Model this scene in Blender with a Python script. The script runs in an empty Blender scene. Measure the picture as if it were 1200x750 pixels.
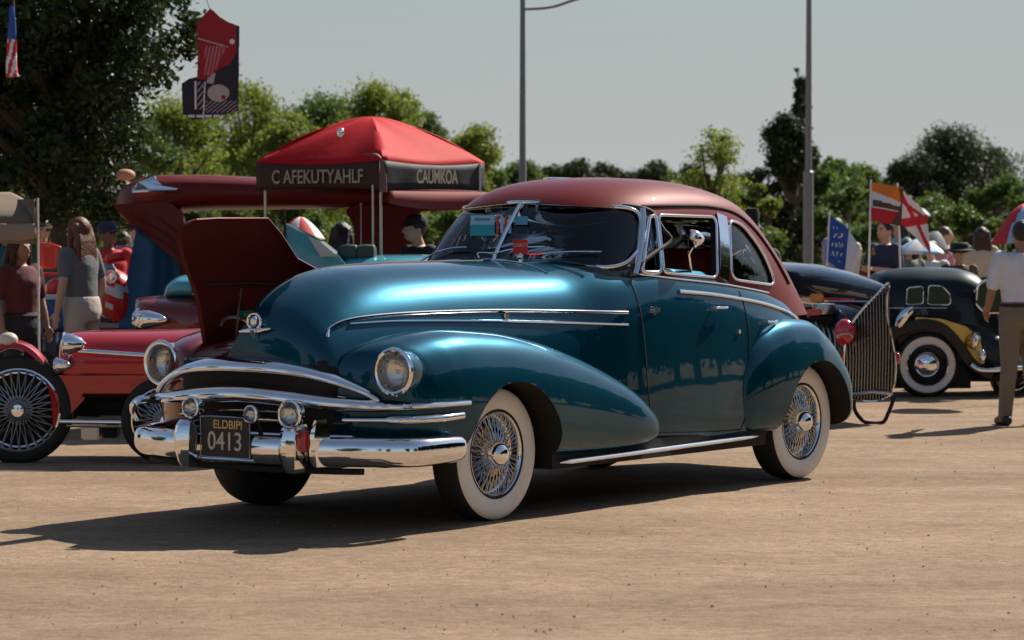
import bpy, bmesh, math, random
import numpy as np
from mathutils import Vector, Matrix
from mathutils.bvhtree import BVHTree
C = bpy.context; SC = C.scene; COL = SC.collection
PI = math.pi; R = math.radians

# ---------------------------------------------------------------- camera
FPX, HY, CH = 3400.0, 262.0, 1.6            # focal length and horizon row of the 1200 px wide photo, eye height
PIT = math.atan((375-HY)/FPX)
cam = bpy.data.cameras.new('camera'); camo = bpy.data.objects.new('camera', cam); COL.objects.link(camo)
camo.location = (0, 0, CH); camo.rotation_euler = (PI/2-PIT, 0, 0)
cam.sensor_width = 36; cam.lens = FPX/1200*36; cam.clip_end = 3000; cam.clip_start = .5
cam.dof.use_dof = True; cam.dof.focus_distance = 16.4; cam.dof.aperture_fstop = 5.0
SC.camera = camo
# ---------------------------------------------------------------- sky, sun, exposure
SUN = Vector((.72, .80, .98)).normalized()
el = math.asin(SUN.z); az = math.atan2(SUN.x, SUN.y)
W = bpy.data.worlds.new('World'); SC.world = W; W.use_nodes = True
nt = W.node_tree; bg = nt.nodes['Background']
sky = nt.nodes.new('ShaderNodeTexSky'); sky.sky_type = 'NISHITA'; sky.sun_disc = False
sky.sun_elevation = el; sky.sun_rotation = az; sky.dust_density = .7; sky.air_density = 1.0; sky.ozone_density = 1.2
hz = nt.nodes.new('ShaderNodeMix'); hz.data_type = 'RGBA'                     # pale haze low over the horizon, clear blue higher up
tcw = nt.nodes.new('ShaderNodeTexCoord'); sx = nt.nodes.new('ShaderNodeSeparateXYZ'); nt.links.new(tcw.outputs['Generated'], sx.inputs[0])
mr = nt.nodes.new('ShaderNodeMapRange'); mr.inputs[1].default_value = 0; mr.inputs[2].default_value = .24; mr.inputs[3].default_value = 1; mr.inputs[4].default_value = .12; mr.interpolation_type = 'SMOOTHSTEP'
nt.links.new(sx.outputs[2], mr.inputs[0]); nt.links.new(mr.outputs[0], hz.inputs[0]); sk2 = nt.nodes.new('ShaderNodeVectorMath'); sk2.operation = 'SCALE'; sk2.inputs[3].default_value = .72; nt.links.new(sky.outputs[0], sk2.inputs[0]); nt.links.new(sk2.outputs[0], hz.inputs[6])
m2 = nt.nodes.new('ShaderNodeValToRGB'); m2.color_ramp.elements[0].position = .0; m2.color_ramp.elements[0].color = (.86, .885, .87, 1)
m2.color_ramp.elements[1].position = .09; m2.color_ramp.elements[1].color = (.585, .66, .69, 1)
nt.links.new(sx.outputs[2], m2.inputs[0]); vm = nt.nodes.new('ShaderNodeVectorMath'); vm.operation = 'SCALE'; vm.inputs[3].default_value = 4.25
nt.links.new(m2.outputs[0], vm.inputs[0]); nt.links.new(vm.outputs[0], hz.inputs[7])
nt.links.new(hz.outputs[2], bg.inputs[0]); bg.inputs[1].default_value = .085
sl = bpy.data.lights.new('sun', 'SUN'); so = bpy.data.objects.new('sun', sl); COL.objects.link(so)
sl.energy = 5.0; sl.angle = R(.5); sl.color = (1, .93, .82)
so.rotation_euler = SUN.to_track_quat('Z', 'Y').to_euler(); so.location = (0, 0, 30)
SC.view_settings.view_transform = 'Standard'; SC.view_settings.look = 'None'
SC.view_settings.exposure = 0.68; SC.view_settings.gamma = 1

# ---------------------------------------------------------------- helpers
def ray(px, py):
    x = (px-600)/FPX; z = -(py-375)/FPX; c, s = math.cos(PIT), math.sin(PIT)
    return Vector((x, c+z*s, -s+z*c))
def at(px, py, Y):                      # a world point at distance Y seen on that spot of the photo
    r = ray(px, py); return Vector((r.x*Y/r.y, Y, CH+r.z*Y/r.y))
def gd(py):                             # distance of the ground seen on photo row py
    r = ray(600, py); return CH/-r.z*r.y
def tag(o, label=None, cat=None, group=None, kind=None):
    if label: o['label'] = label
    if cat: o['category'] = cat
    if group: o['group'] = group
    if kind: o['kind'] = kind
    return o
def empty(name, loc, rz=0, label=None, cat=None, group=None):
    o = bpy.data.objects.new(name, None); COL.objects.link(o); o.location = loc; o.rotation_euler = (0, 0, rz); o.empty_display_size = .2
    return tag(o, label, cat, group)
class MB:
    def __init__(s): s.v = []; s.f = []; s.m = []
    def add(s, vf, mi=0, M=None):
        v, f = vf; b = len(s.v)
        s.v += [tuple(M @ Vector(p)) for p in v] if M is not None else [tuple(p) for p in v]
        s.f += [tuple(i+b for i in q) for q in f]; s.m += [mi]*len(f); return s
    def build(s, name, mats, parent=None, smooth=True, angle=40):
        me = bpy.data.meshes.new(name); me.from_pydata(s.v, [], s.f)
        if not isinstance(mats, (list, tuple)): mats = [mats]
        for m in mats: me.materials.append(m)
        me.polygons.foreach_set('material_index', s.m)
        if smooth:
            me.polygons.foreach_set('use_smooth', [True]*len(s.f))
        me.update()
        bm = bmesh.new(); bm.from_mesh(me); bmesh.ops.remove_doubles(bm, verts=bm.verts, dist=1e-5)
        bmesh.ops.recalc_face_normals(bm, faces=bm.faces)
        if smooth and angle < 180:
            ca = R(angle)
            for e in bm.edges:
                if len(e.link_faces) == 2 and e.calc_face_angle(0) > ca: e.smooth = False
        bm.to_mesh(me); bm.free()
        o = bpy.data.objects.new(name, me); COL.objects.link(o)
        if parent: o.parent = parent
        return o
def one(name, vf, m, parent=None, **k): return MB().add(vf).build(name, m, parent, **k)
def hermite(keys, us):                  # smooth interpolation of table rows, no overshoot
    K = np.array(keys, float); x = K[:, 0]; Y = K[:, 1:]; h = np.diff(x); d = np.diff(Y, axis=0)/h[:, None]
    m = np.zeros_like(Y); m[0] = d[0]; m[-1] = d[-1]
    for i in range(1, len(x)-1):
        a, b = d[i-1], d[i]; same = a*b > 0
        hm = np.where(same, 2*a*b/np.where(same, a+b, 1), 0); m[i] = hm
    out = []
    for u in us:
        i = int(np.clip(np.searchsorted(x, u)-1, 0, len(x)-2)); t = (u-x[i])/h[i]
        out.append((2*t**3-3*t*t+1)*Y[i]+(t**3-2*t*t+t)*h[i]*m[i]+(-2*t**3+3*t*t)*Y[i+1]+(t**3-t*t)*h[i]*m[i+1])
    return np.array(out)
def loft(rings, closed=True, cap=True):
    n = len(rings[0]); v = [tuple(p) for r in rings for p in r]; f = []
    for i in range(len(rings)-1):
        for j in range(n if closed else n-1):
            k = (j+1) % n; f.append((i*n+j, i*n+k, (i+1)*n+k, (i+1)*n+j))
    if cap and closed:
        for base, r in ((0, rings[0]), ((len(rings)-1)*n, rings[-1])):
            c = len(v); v.append(tuple(np.mean(np.array([tuple(p) for p in r]), axis=0)))
            for j in range(n): f.append((base+j, base+(j+1) % n, c))
    return v, f
def spline(pts, n, closed=False):       # Catmull-Rom through the points
    P = [Vector(p) for p in pts]; out = []; N = len(P); seg = N if closed else N-1
    for s in range(seg):
        if closed: a, b, c, d = P[s-1], P[s], P[(s+1) % N], P[(s+2) % N]
        else: a, b, c, d = P[max(s-1, 0)], P[s], P[s+1], P[min(s+2, N-1)]
        for k in range(n):
            t = k/n; out.append(.5*((2*b)+(c-a)*t+(2*a-5*b+4*c-d)*t*t+(3*b-a-3*c+d)*t**3))
    if not closed: out.append(P[-1])
    return out
def tube(path, r, n=8, closed=False, flat=1.0, up=None):
    P = [Vector(p) for p in path]; N = len(P); rings = []
    rr = r if isinstance(r, (list, tuple)) else [r]*N
    prev = None
    for i, p in enumerate(P):
        a = P[i-1] if (i > 0 or closed) else p; b = P[(i+1) % N] if (i < N-1 or closed) else p
        t = (b-a).normalized() if (b-a).length > 1e-9 else Vector((0, 0, 1))
        ref = up or prev or (Vector((0, 0, 1)) if abs(t.z) < .9 else Vector((1, 0, 0)))
        x = t.cross(ref); x = x.normalized() if x.length > 1e-6 else t.orthogonal().normalized()
        y = x.cross(t).normalized(); prev = y
        rings.append([p+(x*math.cos(q)+y*math.sin(q)*flat)*rr[i] for q in [2*PI*k/n for k in range(n)]])
    if closed: rings.append(rings[0])
    return loft(rings, True, not closed)
def sweep(path, prof, up=Vector((0, 0, 1)), closed=False, cap=True, scale=None):   # prof: (side, up) pairs
    P = [Vector(p) for p in path]; N = len(P); rings = []
    for i, p in enumerate(P):
        a = P[i-1] if (i > 0 or closed) else p; b = P[(i+1) % N] if (i < N-1 or closed) else p
        t = (b-a).normalized(); x = t.cross(up).normalized(); y = x.cross(t).normalized()
        s = scale[i] if scale else 1
        rings.append([p+(x*q[0]+y*q[1])*s for q in prof])
    if closed: rings.append(rings[0])
    return loft(rings, True, cap and not closed)
def lathe(prof, axis='y', n=48, org=(0, 0, 0), cap=True):     # prof: (radius, along axis)
    rings = []; o = Vector(org)
    for r, a in prof:
        ring = []
        for k in range(n):
            q = 2*PI*k/n; c, s = max(r, 1e-4)*math.cos(q), max(r, 1e-4)*math.sin(q)
            ring.append(o+Vector({'y': (c, a, s), 'x': (a, c, s), 'z': (c, s, a)}[axis]))
        rings.append(ring)
    return loft(rings, True, cap)
def box(c, d, bev=0.0, rot=None):
    bm = bmesh.new(); bmesh.ops.create_cube(bm, size=1)
    for v in bm.verts: v.co = Vector((v.co.x*d[0], v.co.y*d[1], v.co.z*d[2]))
    if bev: bmesh.ops.bevel(bm, geom=bm.edges[:], offset=bev, segments=2, affect='EDGES')
    M = Matrix.Translation(Vector(c)) @ (rot.to_4x4() if rot else Matrix())
    bm.transform(M); bm.verts.index_update()
    r = ([tuple(v.co) for v in bm.verts], [tuple(v.index for v in f.verts) for f in bm.faces]); bm.free(); return r
def prism(poly, d0, d1, fn):            # poly of 2-D points swept between two depths; fn(a, b, d) -> point
    n = len(poly); v = [tuple(fn(a, b, d0)) for a, b in poly]+[tuple(fn(a, b, d1)) for a, b in poly]
    f = [tuple(range(n))[::-1], tuple(range(n, 2*n))]+[(i, (i+1) % n, n+(i+1) % n, n+i) for i in range(n)]
    return v, f
def ball(c, r, n=16, m=10):
    c = Vector(c); r = Vector(r) if hasattr(r, '__len__') else Vector((r, r, r)); rings = []
    for i in range(1, m):
        a = PI*i/m; rings.append([c+Vector((r.x*math.sin(a)*math.cos(2*PI*k/n), r.y*math.sin(a)*math.sin(2*PI*k/n), r.z*math.cos(a))) for k in range(n)])
    v, f = loft(rings, True, False)
    for base, z in ((0, 1), ((m-2)*n, -1)):
        k = len(v); v.append(tuple(c+Vector((0, 0, r.z*z))))
        for j in range(n): f.append((base+j, base+(j+1) % n, k))
    return v, f
def boolean(o, cut, op='DIFFERENCE', keep=False):
    md = o.modifiers.new('b', 'BOOLEAN'); md.operation = op; md.object = cut; md.solver = 'EXACT'
    dg = C.evaluated_depsgraph_get(); dg.update()
    me = bpy.data.meshes.new_from_object(o.evaluated_get(dg)); o.modifiers.clear()
    old = o.data; nm = old.name; o.data = me; bpy.data.meshes.remove(old); me.name = nm
    if not keep: d = cut.data; bpy.data.objects.remove(cut); bpy.data.meshes.remove(d)
    return o
def sharpen(o, angle=40):
    bm = bmesh.new(); bm.from_mesh(o.data); ca = R(angle)
    for e in bm.edges: e.smooth = not (len(e.link_faces) == 2 and e.calc_face_angle(0) > ca)
    for f in bm.faces: f.smooth = True
    bm.to_mesh(o.data); bm.free()
def bvh(o):
    bm = bmesh.new(); bm.from_mesh(o.data); t = BVHTree.FromBMesh(bm); bm.free(); return t
def textmesh(s, size, ext=.002, bold=.0):
    cu = bpy.data.curves.new('t', 'FONT'); cu.body = s; cu.size = size; cu.extrude = ext; cu.align_x = 'CENTER'; cu.align_y = 'CENTER'; cu.offset = bold
    o = bpy.data.objects.new('t', cu); COL.objects.link(o); dg = C.evaluated_depsgraph_get(); dg.update()
    me = bpy.data.meshes.new_from_object(o.evaluated_get(dg))
    r = ([tuple(v.co) for v in me.vertices], [tuple(p.vertices) for p in me.polygons])
    bpy.data.objects.remove(o); bpy.data.curves.remove(cu); bpy.data.meshes.remove(me); return r

# ---------------------------------------------------------------- materials
MATS = {}
def mat(name, col, rough=.5, metal=0., coat=0., bump=0., bscale=40., var=0., vscale=8., spec=.5, trans=0., ior=1.45, sheen=0., coord='Object'):
    m = bpy.data.materials.new(name); m.use_nodes = True; n = m.node_tree; p = n.nodes['Principled BSDF']
    p.inputs['Base Color'].default_value = (*col, 1); p.inputs['Roughness'].default_value = rough; p.inputs['Metallic'].default_value = metal
    p.inputs['Coat Weight'].default_value = coat; p.inputs['Coat Roughness'].default_value = .04
    p.inputs['Specular IOR Level'].default_value = spec; p.inputs['Transmission Weight'].default_value = trans; p.inputs['IOR'].default_value = ior
    tc = n.nodes.new('ShaderNodeTexCoord')
    if var:
        nz = n.nodes.new('ShaderNodeTexNoise'); nz.inputs['Scale'].default_value = vscale; nz.inputs['Detail'].default_value = 6
        n.links.new(tc.outputs[coord], nz.inputs['Vector'])
        mx = n.nodes.new('ShaderNodeMix'); mx.data_type = 'RGBA'
        mx.inputs[6].default_value = (*[c*(1-var) for c in col], 1); mx.inputs[7].default_value = (*[min(1, c*(1+var)) for c in col], 1)
        n.links.new(nz.outputs[0], mx.inputs[0]); n.links.new(mx.outputs[2], p.inputs['Base Color'])
    if bump:
        nz = n.nodes.new('ShaderNodeTexNoise'); nz.inputs['Scale'].default_value = bscale; nz.inputs['Detail'].default_value = 4
        n.links.new(tc.outputs[coord], nz.inputs['Vector'])
        b = n.nodes.new('ShaderNodeBump'); b.inputs['Strength'].default_value = bump; b.inputs['Distance'].default_value = .01
        n.links.new(nz.outputs[0], b.inputs['Height']); n.links.new(b.outputs[0], p.inputs['Normal'])
    MATS[name] = m; return m
def paint(name, col, flake=.35, rough=.32, spec=.4):
    m = mat(name, col, rough, flake, 1.0, spec=spec); n = m.node_tree; p = n.nodes['Principled BSDF']
    tc = n.nodes.new('ShaderNodeTexCoord')                     # road dust low on the panels, faint waviness in the clear coat
    nz = n.nodes.new('ShaderNodeTexNoise'); nz.inputs['Scale'].default_value = 2.2; nz.inputs['Detail'].default_value = 3
    n.links.new(tc.outputs['Object'], nz.inputs['Vector'])
    b = n.nodes.new('ShaderNodeBump'); b.inputs['Strength'].default_value = .05; b.inputs['Distance'].default_value = .02
    n.links.new(nz.outputs[0], b.inputs['Height']); n.links.new(b.outputs[0], p.inputs['Coat Normal'])
    n2 = n.nodes.new('ShaderNodeTexNoise'); n2.inputs['Scale'].default_value = 9; n2.inputs['Detail'].default_value = 8
    n.links.new(tc.outputs['Object'], n2.inputs['Vector'])
    mr = n.nodes.new('ShaderNodeMapRange'); mr.inputs[1].default_value = .45; mr.inputs[2].default_value = .8; mr.inputs[3].default_value = .015; mr.inputs[4].default_value = .05
    n.links.new(n2.outputs[0], mr.inputs[0]); n.links.new(mr.outputs[0], p.inputs['Coat Roughness'])
    return m
def glassmat(name, tint, refl=1.0, rough=.0):
    m = bpy.data.materials.new(name); m.use_nodes = True; n = m.node_tree; n.nodes.clear()
    out = n.nodes.new('ShaderNodeOutputMaterial'); tr = n.nodes.new('ShaderNodeBsdfTransparent'); gl = n.nodes.new('ShaderNodeBsdfGlossy')
    tr.inputs[0].default_value = (*tint, 1); gl.inputs['Roughness'].default_value = rough; gl.inputs[0].default_value = (refl, refl, refl, 1)
    fr = n.nodes.new('ShaderNodeFresnel'); fr.inputs[0].default_value = 1.5; mx = n.nodes.new('ShaderNodeMixShader')
    n.links.new(fr.outputs[0], mx.inputs[0]); n.links.new(tr.outputs[0], mx.inputs[1]); n.links.new(gl.outputs[0], mx.inputs[2]); n.links.new(mx.outputs[0], out.inputs[0])
    return m
TEAL = paint('teal_paint', (.0002, .050, .082), .55, .34, .10)
TEAL.node_tree.nodes['Principled BSDF'].inputs['Coat IOR'].default_value = 1.42; TEAL.node_tree.nodes['Principled BSDF'].inputs['Specular Tint'].default_value = (.02, .55, .7, 1)
MAROON = paint('maroon_paint', (.16, .012, .010), .3, .35)
ROOF = paint('maroon_roof_paint', (.135, .009, .0065), .08, .5, .1); ROOF.node_tree.nodes['Principled BSDF'].inputs['Coat Weight'].default_value = .4; ROOF.node_tree.nodes['Principled BSDF'].inputs['Coat IOR'].default_value = 1.3
RED = paint('red_paint', (.42, .012, .014), .3, .35)
NAVY = paint('navy_paint', (.012, .022, .038), .3, .4)
DGREEN = paint('dark_green_paint', (.004, .012, .017), .2, .4, .2); DGREEN.node_tree.nodes['Principled BSDF'].inputs['Coat Weight'].default_value = .35
SKYBLUE = paint('light_blue_paint', (.06, .32, .42), .2, .4)
YELLOW = paint('yellow_paint', (.62, .40, .05), .2, .4)
CHROME = mat('chrome', (.86, .87, .88), .07, 1., bump=.04, bscale=14)
DULL = mat('dull_metal', (.45, .45, .45), .32, 1.)
BLACK = mat('black_rubber', (.018, .017, .016), .75, bump=.3, bscale=120)
DARK = mat('dark_underside', (.012, .011, .010), .8)
WHITEW = mat('whitewall_rubber', (.78, .73, .64), .55, var=.06, vscale=12, bump=.05)
GLASS = glassmat('car_glass', (.74, .78, .77))
LENS = glassmat('lens_glass', (.85, .85, .82))
INTR = mat('red_leather', (.17, .022, .016), .45, bump=.2, bscale=60)
AMBER = mat('amber_glass', (.55, .22, .05), .2, coat=.6)
REDL = mat('red_glass', (.5, .02, .03), .15, coat=1)
GOLD = mat('gold_letter', (.62, .42, .16), .4, .3)
CREAMT = mat('cream_letter', (.62, .56, .44), .6)
WHITE = mat('white_enamel', (.78, .78, .76), .4)
# ================================================================ the teal sedan
HO = Vector((-.7485, 16.036, 0)); HR = math.atan2(.80656, .59115)
car = empty('vintage_sedan', HO, HR, 'teal 1940s sedan with maroon roof, chrome bumper and wide whitewall tyres', 'car')
def c(u, v, z): return Vector((u, -v, z))            # u rearwards from the front axle, v towards the near side, z up
_ci = Matrix.Rotation(-HR, 3, 'Z')
def pv(px, py, v):                                    # photo spot on the lengthwise plane v
    r = _ci @ ray(px, py); o = _ci @ (Vector((0, 0, CH))-HO); t = (-v-o.y)/r.y; p = o+r*t; return (p.x, p.z)
def pu(px, py, u):                                    # photo spot on the crosswise plane u
    r = _ci @ ray(px, py); o = _ci @ (Vector((0, 0, CH))-HO); t = (u-o.x)/r.x; p = o+r*t; return (-p.y, p.z)
def front_u(v, off=0): return -1.10+off+.26*(abs(v)/.9)**2.3
def fp(px, py, off=0):
    u = -1.0
    for _ in range(12): v, z = pu(px, py, u); u = .5*u+.5*front_u(v, off)
    return c(u, v, z)
def sec(u, w, zt, zm, zb, p, tuck, n=22, m=8):       # half section: crown to widest point to sill
    h = []
    for k in range(n+1):
        t = PI/2*k/n; f = max(0, math.cos(t))**(2/p); h.append((w*math.sin(t)**(2/p)*(1-.045*f), zm+(zt-zm)*f))
    for k in range(1, m+1):
        t = k/m; h.append((w*(1-(1-tuck)*t**1.8), zm+(zb-zm)*t))
    return [c(u, a, b) for a, b in h]+[c(u, -a, b) for a, b in h[::-1][:-1]]
#        u     w    top   mid   bot   p   tuck
HULL = [(-1.065, .36, 1.02, .84, .70, 2.4, .95), (-1.055, .45, 1.06, .82, .62, 2.5, .95), (-1.02, .51, 1.12, .80, .55, 2.6, .95), (-.95, .55, 1.19, .74, .50, 2.6, .95),
        (-.82, .585, 1.265, .68, .45, 2.65, .95), (-.65, .615, 1.325, .62, .42, 2.7, .95), (-.40, .645, 1.365, .58, .38, 2.75, .95), (.0, .68, 1.382, .54, .36, 2.9, .95),
        (.45, .72, 1.386, .52, .34, 3.1, .95), (.95, .785, 1.386, .50, .32, 3.5, .95), (1.3, .85, 1.41, .48, .31, 4.8, .95), (1.7, .885, 1.425, .47, .31, 5.6, .95),
        (2.2, .90, 1.395, .46, .31, 5.6, .95), (2.7, .893, 1.345, .46, .32, 5.0, .95), (3.1, .865, 1.275, .48, .33, 4.2, .95), (3.5, .79, 1.14, .52, .35, 3.1, .95),
        (3.9, .70, 1.00, .54, .38, 2.7, .95), (4.2, .58, .90, .56, .42, 2.5, .95), (4.38, .42, .78, .58, .48, 2.3, .95), (4.43, .2, .66, .6, .54, 2.1, .95)]
us = np.concatenate([np.linspace(-1.065, -.8, 18)[:-1], np.linspace(-.8, 4.1, 74)[:-1], np.linspace(4.1, 4.43, 14)])
rings = [sec(u, *row) for u, row in zip(us, hermite(HULL, us))]
hull = one('body', loft(rings), [TEAL, MAROON, DARK], car, angle=35)
# fenders: rounded pontoon volumes
def smooth01(t): t = min(1, max(0, t)); return t*t*(3-2*t)
def pontoon(keys, side, us, n=84, p=2.6):
    rings = []
    for u, (vc, hw, zt, zb) in zip(us, hermite(keys, us)):
        zc = zb+(zt-zb)*.38; ring = []
        for k in range(n):
            q = 2*PI*k/n; cs, sn = math.cos(q), math.sin(q)
            ring.append(c(u, side*(vc+hw*math.copysign(abs(cs)**(2/p), cs)), zc+(zt-zc if sn > 0 else zc-zb)*math.copysign(abs(sn)**(2/p), sn)))
        rings.append([Vector((q.x+.26*(abs(q.y)/.9)**2.3*smooth01((-.15-q.x)/.8), q.y, q.z)) for q in ring] if u < 0 else ring)
    return loft(rings)
FF = [(-1.07, .66, .06, .82, .58), (-1.06, .66, .16, .90, .48), (-1.02, .665, .225, .95, .43), (-.92, .675, .262, .99, .39), (-.70, .68, .28, 1.025, .36), (-.40, .685, .283, 1.04, .33), (0, .69, .28, 1.02, .31),
      (.35, .70, .268, .97, .30), (.7, .72, .24, .88, .295), (1.0, .75, .205, .775, .30), (1.25, .78, .17, .66, .315), (1.42, .80, .13, .54, .345), (1.50, .81, .07, .47, .39)]
fus = np.concatenate([np.linspace(-1.07, -.88, 12)[:-1], np.linspace(-.88, 1.35, 90)[:-1], np.linspace(1.35, 1.50, 12)])
RF = [(2.38, .80, .06, .62, .42), (2.42, .80, .11, .74, .36), (2.52, .80, .145, .86, .33), (2.68, .80, .17, .96, .32), (2.95, .80, .185, 1.015, .32), (3.2, .80, .185, 1.0, .32), (3.42, .79, .18, .91, .32), (3.6, .785, .17, .76, .32), (3.7, .78, .13, .62, .33), (3.74, .775, .07, .52, .38)]
rus = np.concatenate([np.linspace(2.38, 2.55, 12)[:-1], np.linspace(2.55, 3.6, 60)[:-1], np.linspace(3.6, 3.74, 12)])
WR = .362
def cyl_cut(u, v0, v1, r, z=.36, n=56):
    prof = [(r, v0), (r, v1)]
    vs, fs = [], []
    for d in (v0, v1):
        for k in range(n): vs.append(c(u+r*math.cos(2*PI*k/n), d, z+r*math.sin(2*PI*k/n)))
    fs = [tuple(range(n)), tuple(range(2*n-1, n-1, -1))]+[(k, n+k, n+(k+1) % n, (k+1) % n) for k in range(n)]
    return vs, fs
def darken(o, u, r, z, mi, vmax=9):
    for p in o.data.polygons:
        q = p.center; d = math.hypot(q.x-u, q.z-z)
        if d < r+.004 and abs(q.y) < vmax: p.material_index = mi
for s, paintm in ((1, TEAL), (-1, MAROON)):
    f = one('front_fender', pontoon(FF, s, fus), [paintm, DARK], car, angle=35)
    cut = one('cut', cyl_cut(0.01, .42*s, 1.2*s, .432, .325), DARK); cut.matrix_world = car.matrix_world
    cut.parent = car; boolean(f, cut); darken(f, .01, .432, .325, 1); sharpen(f, 35)
    f = one('rear_fender', pontoon(RF, s, rus), [TEAL, DARK], car, angle=35)
    cut = one('cut', cyl_cut(3.2, .42*s, 1.2*s, .415, .335), DARK); cut.parent = car
    boolean(f, cut); darken(f, 3.2, .415, .335, 1); sharpen(f, 35)
    for u in (0.01, 3.2):
        cut = one('cut', cyl_cut(u, .50*s, 1.2*s, .45, .335), DARK); cut.parent = car
        boolean(hull, cut); darken(hull, u, .45, .335, 2)
cut = one('cut', prism([(u, v) for u, v in [(1.32+.10, -.60), (1.5, -.70), (1.9, -.735), (2.6, -.735), (3.0, -.68), (3.3, -.5), (3.3, .5), (3.0, .68), (2.6, .735), (1.9, .735), (1.5, .70), (1.42, .60)]], .62, 2.0, lambda a, b, d: c(a, b, d)), DARK); cut.parent = car
boolean(hull, cut)
for p in hull.data.polygons:
    q = p.center
    if 1.40 < q.x < 3.32 and abs(q.y) < .742 and (abs(p.normal.z) < .3 or q.z < .7) and q.z > .61: p.material_index = 2
# the far half of the bonnet is open: its lid stands up on the far side
cut = one('cut', prism([(-.16, .885), (-.02, 1.10), (-.03, 1.6), (-1.0, 1.6), (-1.0, .885)], -1.3, .22, lambda v, z, d: c(d, v, z)), DARK); cut.parent = car
boolean(hull, cut)
for p in hull.data.polygons:
    q = p.center
    if q.x < -.8 and q.z < .865 and abs(q.y) < .62 and p.normal.x < -.15: p.material_index = 2
    if q.x < .23 and (abs(q.z-.885) < .003 or (q.x > .215 and abs(p.normal.x) > .99 and -q.y < 0)): p.material_index = 2
sharpen(hull, 35)
HB = bvh(hull)
def onside(u, z, s=1, off=.004):                          # drop a point sideways onto the body
    h = HB.ray_cast(c(u, 1.6*s, z), Vector((0, s, 0)))
    return h[0]+h[1]*off if h[0] else c(u, .88*s, z)
def ontop(u, v, off=.004):
    h = HB.ray_cast(c(u, v, 3), Vector((0, 0, -1))); return h[0]+h[1]*off
# ---- cabin: stacked plan outlines from the belt line to the crown
def plan(x0, x1, w, nf, nr, N=96):
    xc = x0+(x1-x0)*.46; pts = []
    for k in range(N):
        q = 2*PI*k/N; cs, sn = math.cos(q), math.sin(q)
        a, e = (xc-x0, nf) if cs > 0 else (x1-xc, nr)
        pts.append((xc-math.copysign(abs(cs)**(2/e), cs)*a, w*math.copysign(abs(sn)**(2/e if cs > 0 else 2/e), sn)))
    return pts
#        z     x0    x1    w    nf   nr
CAB = [(1.02, .98, 3.98, .790, 4.2, 2.8), (1.20, 1.01, 3.80, .785, 4.2, 2.8), (1.34, 1.06, 3.66, .770, 4.1, 2.8), (1.50, 1.17, 3.49, .735, 3.8, 2.7), (1.62, 1.27, 3.33, .70, 3.4, 2.7), (1.70, 1.34, 3.19, .665, 3.1, 2.7),
       (1.755, 1.41, 3.05, .62, 2.9, 2.7), (1.80, 1.50, 2.9, .555, 2.7, 2.6), (1.84, 1.63, 2.7, .46, 2.5, 2.5), (1.868, 1.80, 2.45, .31, 2.3, 2.3), (1.880, 2.0, 2.2, .10, 2.1, 2.1)]
zs = np.concatenate([np.linspace(1.02, 1.70, 22)[:-1], np.linspace(1.70, 1.84, 16)[:-1], np.linspace(1.84, 1.88, 10)])
def cabin(shr):
    rr = []
    for z, (x0, x1, w, nf, nr) in zip(zs, hermite(CAB, zs)):
        rr.append([c(x, v, z-shr*.6) for x, v in plan(x0+shr, x1-shr, max(w-shr, .02), nf, nr)])
    return loft(rr)
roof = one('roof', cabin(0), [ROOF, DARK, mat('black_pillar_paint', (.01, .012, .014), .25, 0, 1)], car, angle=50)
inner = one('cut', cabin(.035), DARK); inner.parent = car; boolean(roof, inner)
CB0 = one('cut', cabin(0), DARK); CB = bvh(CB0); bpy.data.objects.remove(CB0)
def round_poly(pts, r=.05, n=6):
    out = []; N = len(pts)
    for i in range(N):
        p = Vector(pts[i]); a = Vector(pts[i-1]); b = Vector(pts[(i+1) % N])
        d1 = (a-p); d2 = (b-p); q = min(r, d1.length*.45, d2.length*.45); s = p+d1.normalized()*q; e = p+d2.normalized()*q
        for k in range(n+1): t = k/n; out.append(tuple((1-t)**2*s+2*t*(1-t)*p+t*t*e))
    return out
WIN = {'vent': [(1.51, 1.318), (1.715, 1.640), (1.770, 1.645), (1.690, 1.312)], 'door': [(1.712, 1.310), (1.790, 1.648), (2.395, 1.638), (2.275, 1.275)],
       'rear': [(2.43, 1.262), (2.55, 1.625), (2.72, 1.595), (2.90, 1.45), (3.02, 1.215)]}
sidecut = {k: round_poly(p, .10 if k == 'rear' else .045) for k, p in WIN.items()}
def side_prism(poly, s): return prism(poly, .3*s, 1.1*s, lambda a, b, d: c(a, d, b))
WS = [(-.055-.0, 1.385), (-.60, 1.36), (-.685, 1.42), (-.585, 1.665), (-.50, 1.70), (-.03, 1.715)]
def ws_poly(s): return round_poly([(v*(-s), z) for v, z in [(-.022, 1.388), (-.645, 1.345), (-.665, 1.50), (-.595, 1.668), (-.022, 1.712)]], .075)
def front_prism(poly): return prism(poly, .6, 1.72, lambda a, b, d: c(d, a, b))
full_ws = round_poly([(-.715, 1.345), (0, 1.385), (.715, 1.345), (.712, 1.50), (.625, 1.69), (0, 1.724), (-.625, 1.69), (-.712, 1.50)], .06)
cut = one('cut', front_prism(full_ws), DARK); cut.parent = car; boolean(roof, cut)
rw = round_poly([(-.42, 1.36), (.42, 1.36), (.36, 1.62), (-.36, 1.62)], .1)
cut = one('cut', prism(rw, 2.9, 4.4, lambda a, b, d: c(d, a, b)), DARK); cut.parent = car; boolean(roof, cut)
for s in (1, -1):
    for k, poly in sidecut.items():
        cut = one('cut', side_prism(poly, s), DARK); cut.parent = car; boolean(roof, cut)
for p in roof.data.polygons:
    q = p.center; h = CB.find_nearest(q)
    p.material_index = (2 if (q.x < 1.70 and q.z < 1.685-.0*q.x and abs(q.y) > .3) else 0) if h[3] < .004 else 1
sharpen(roof, 50)
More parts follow.
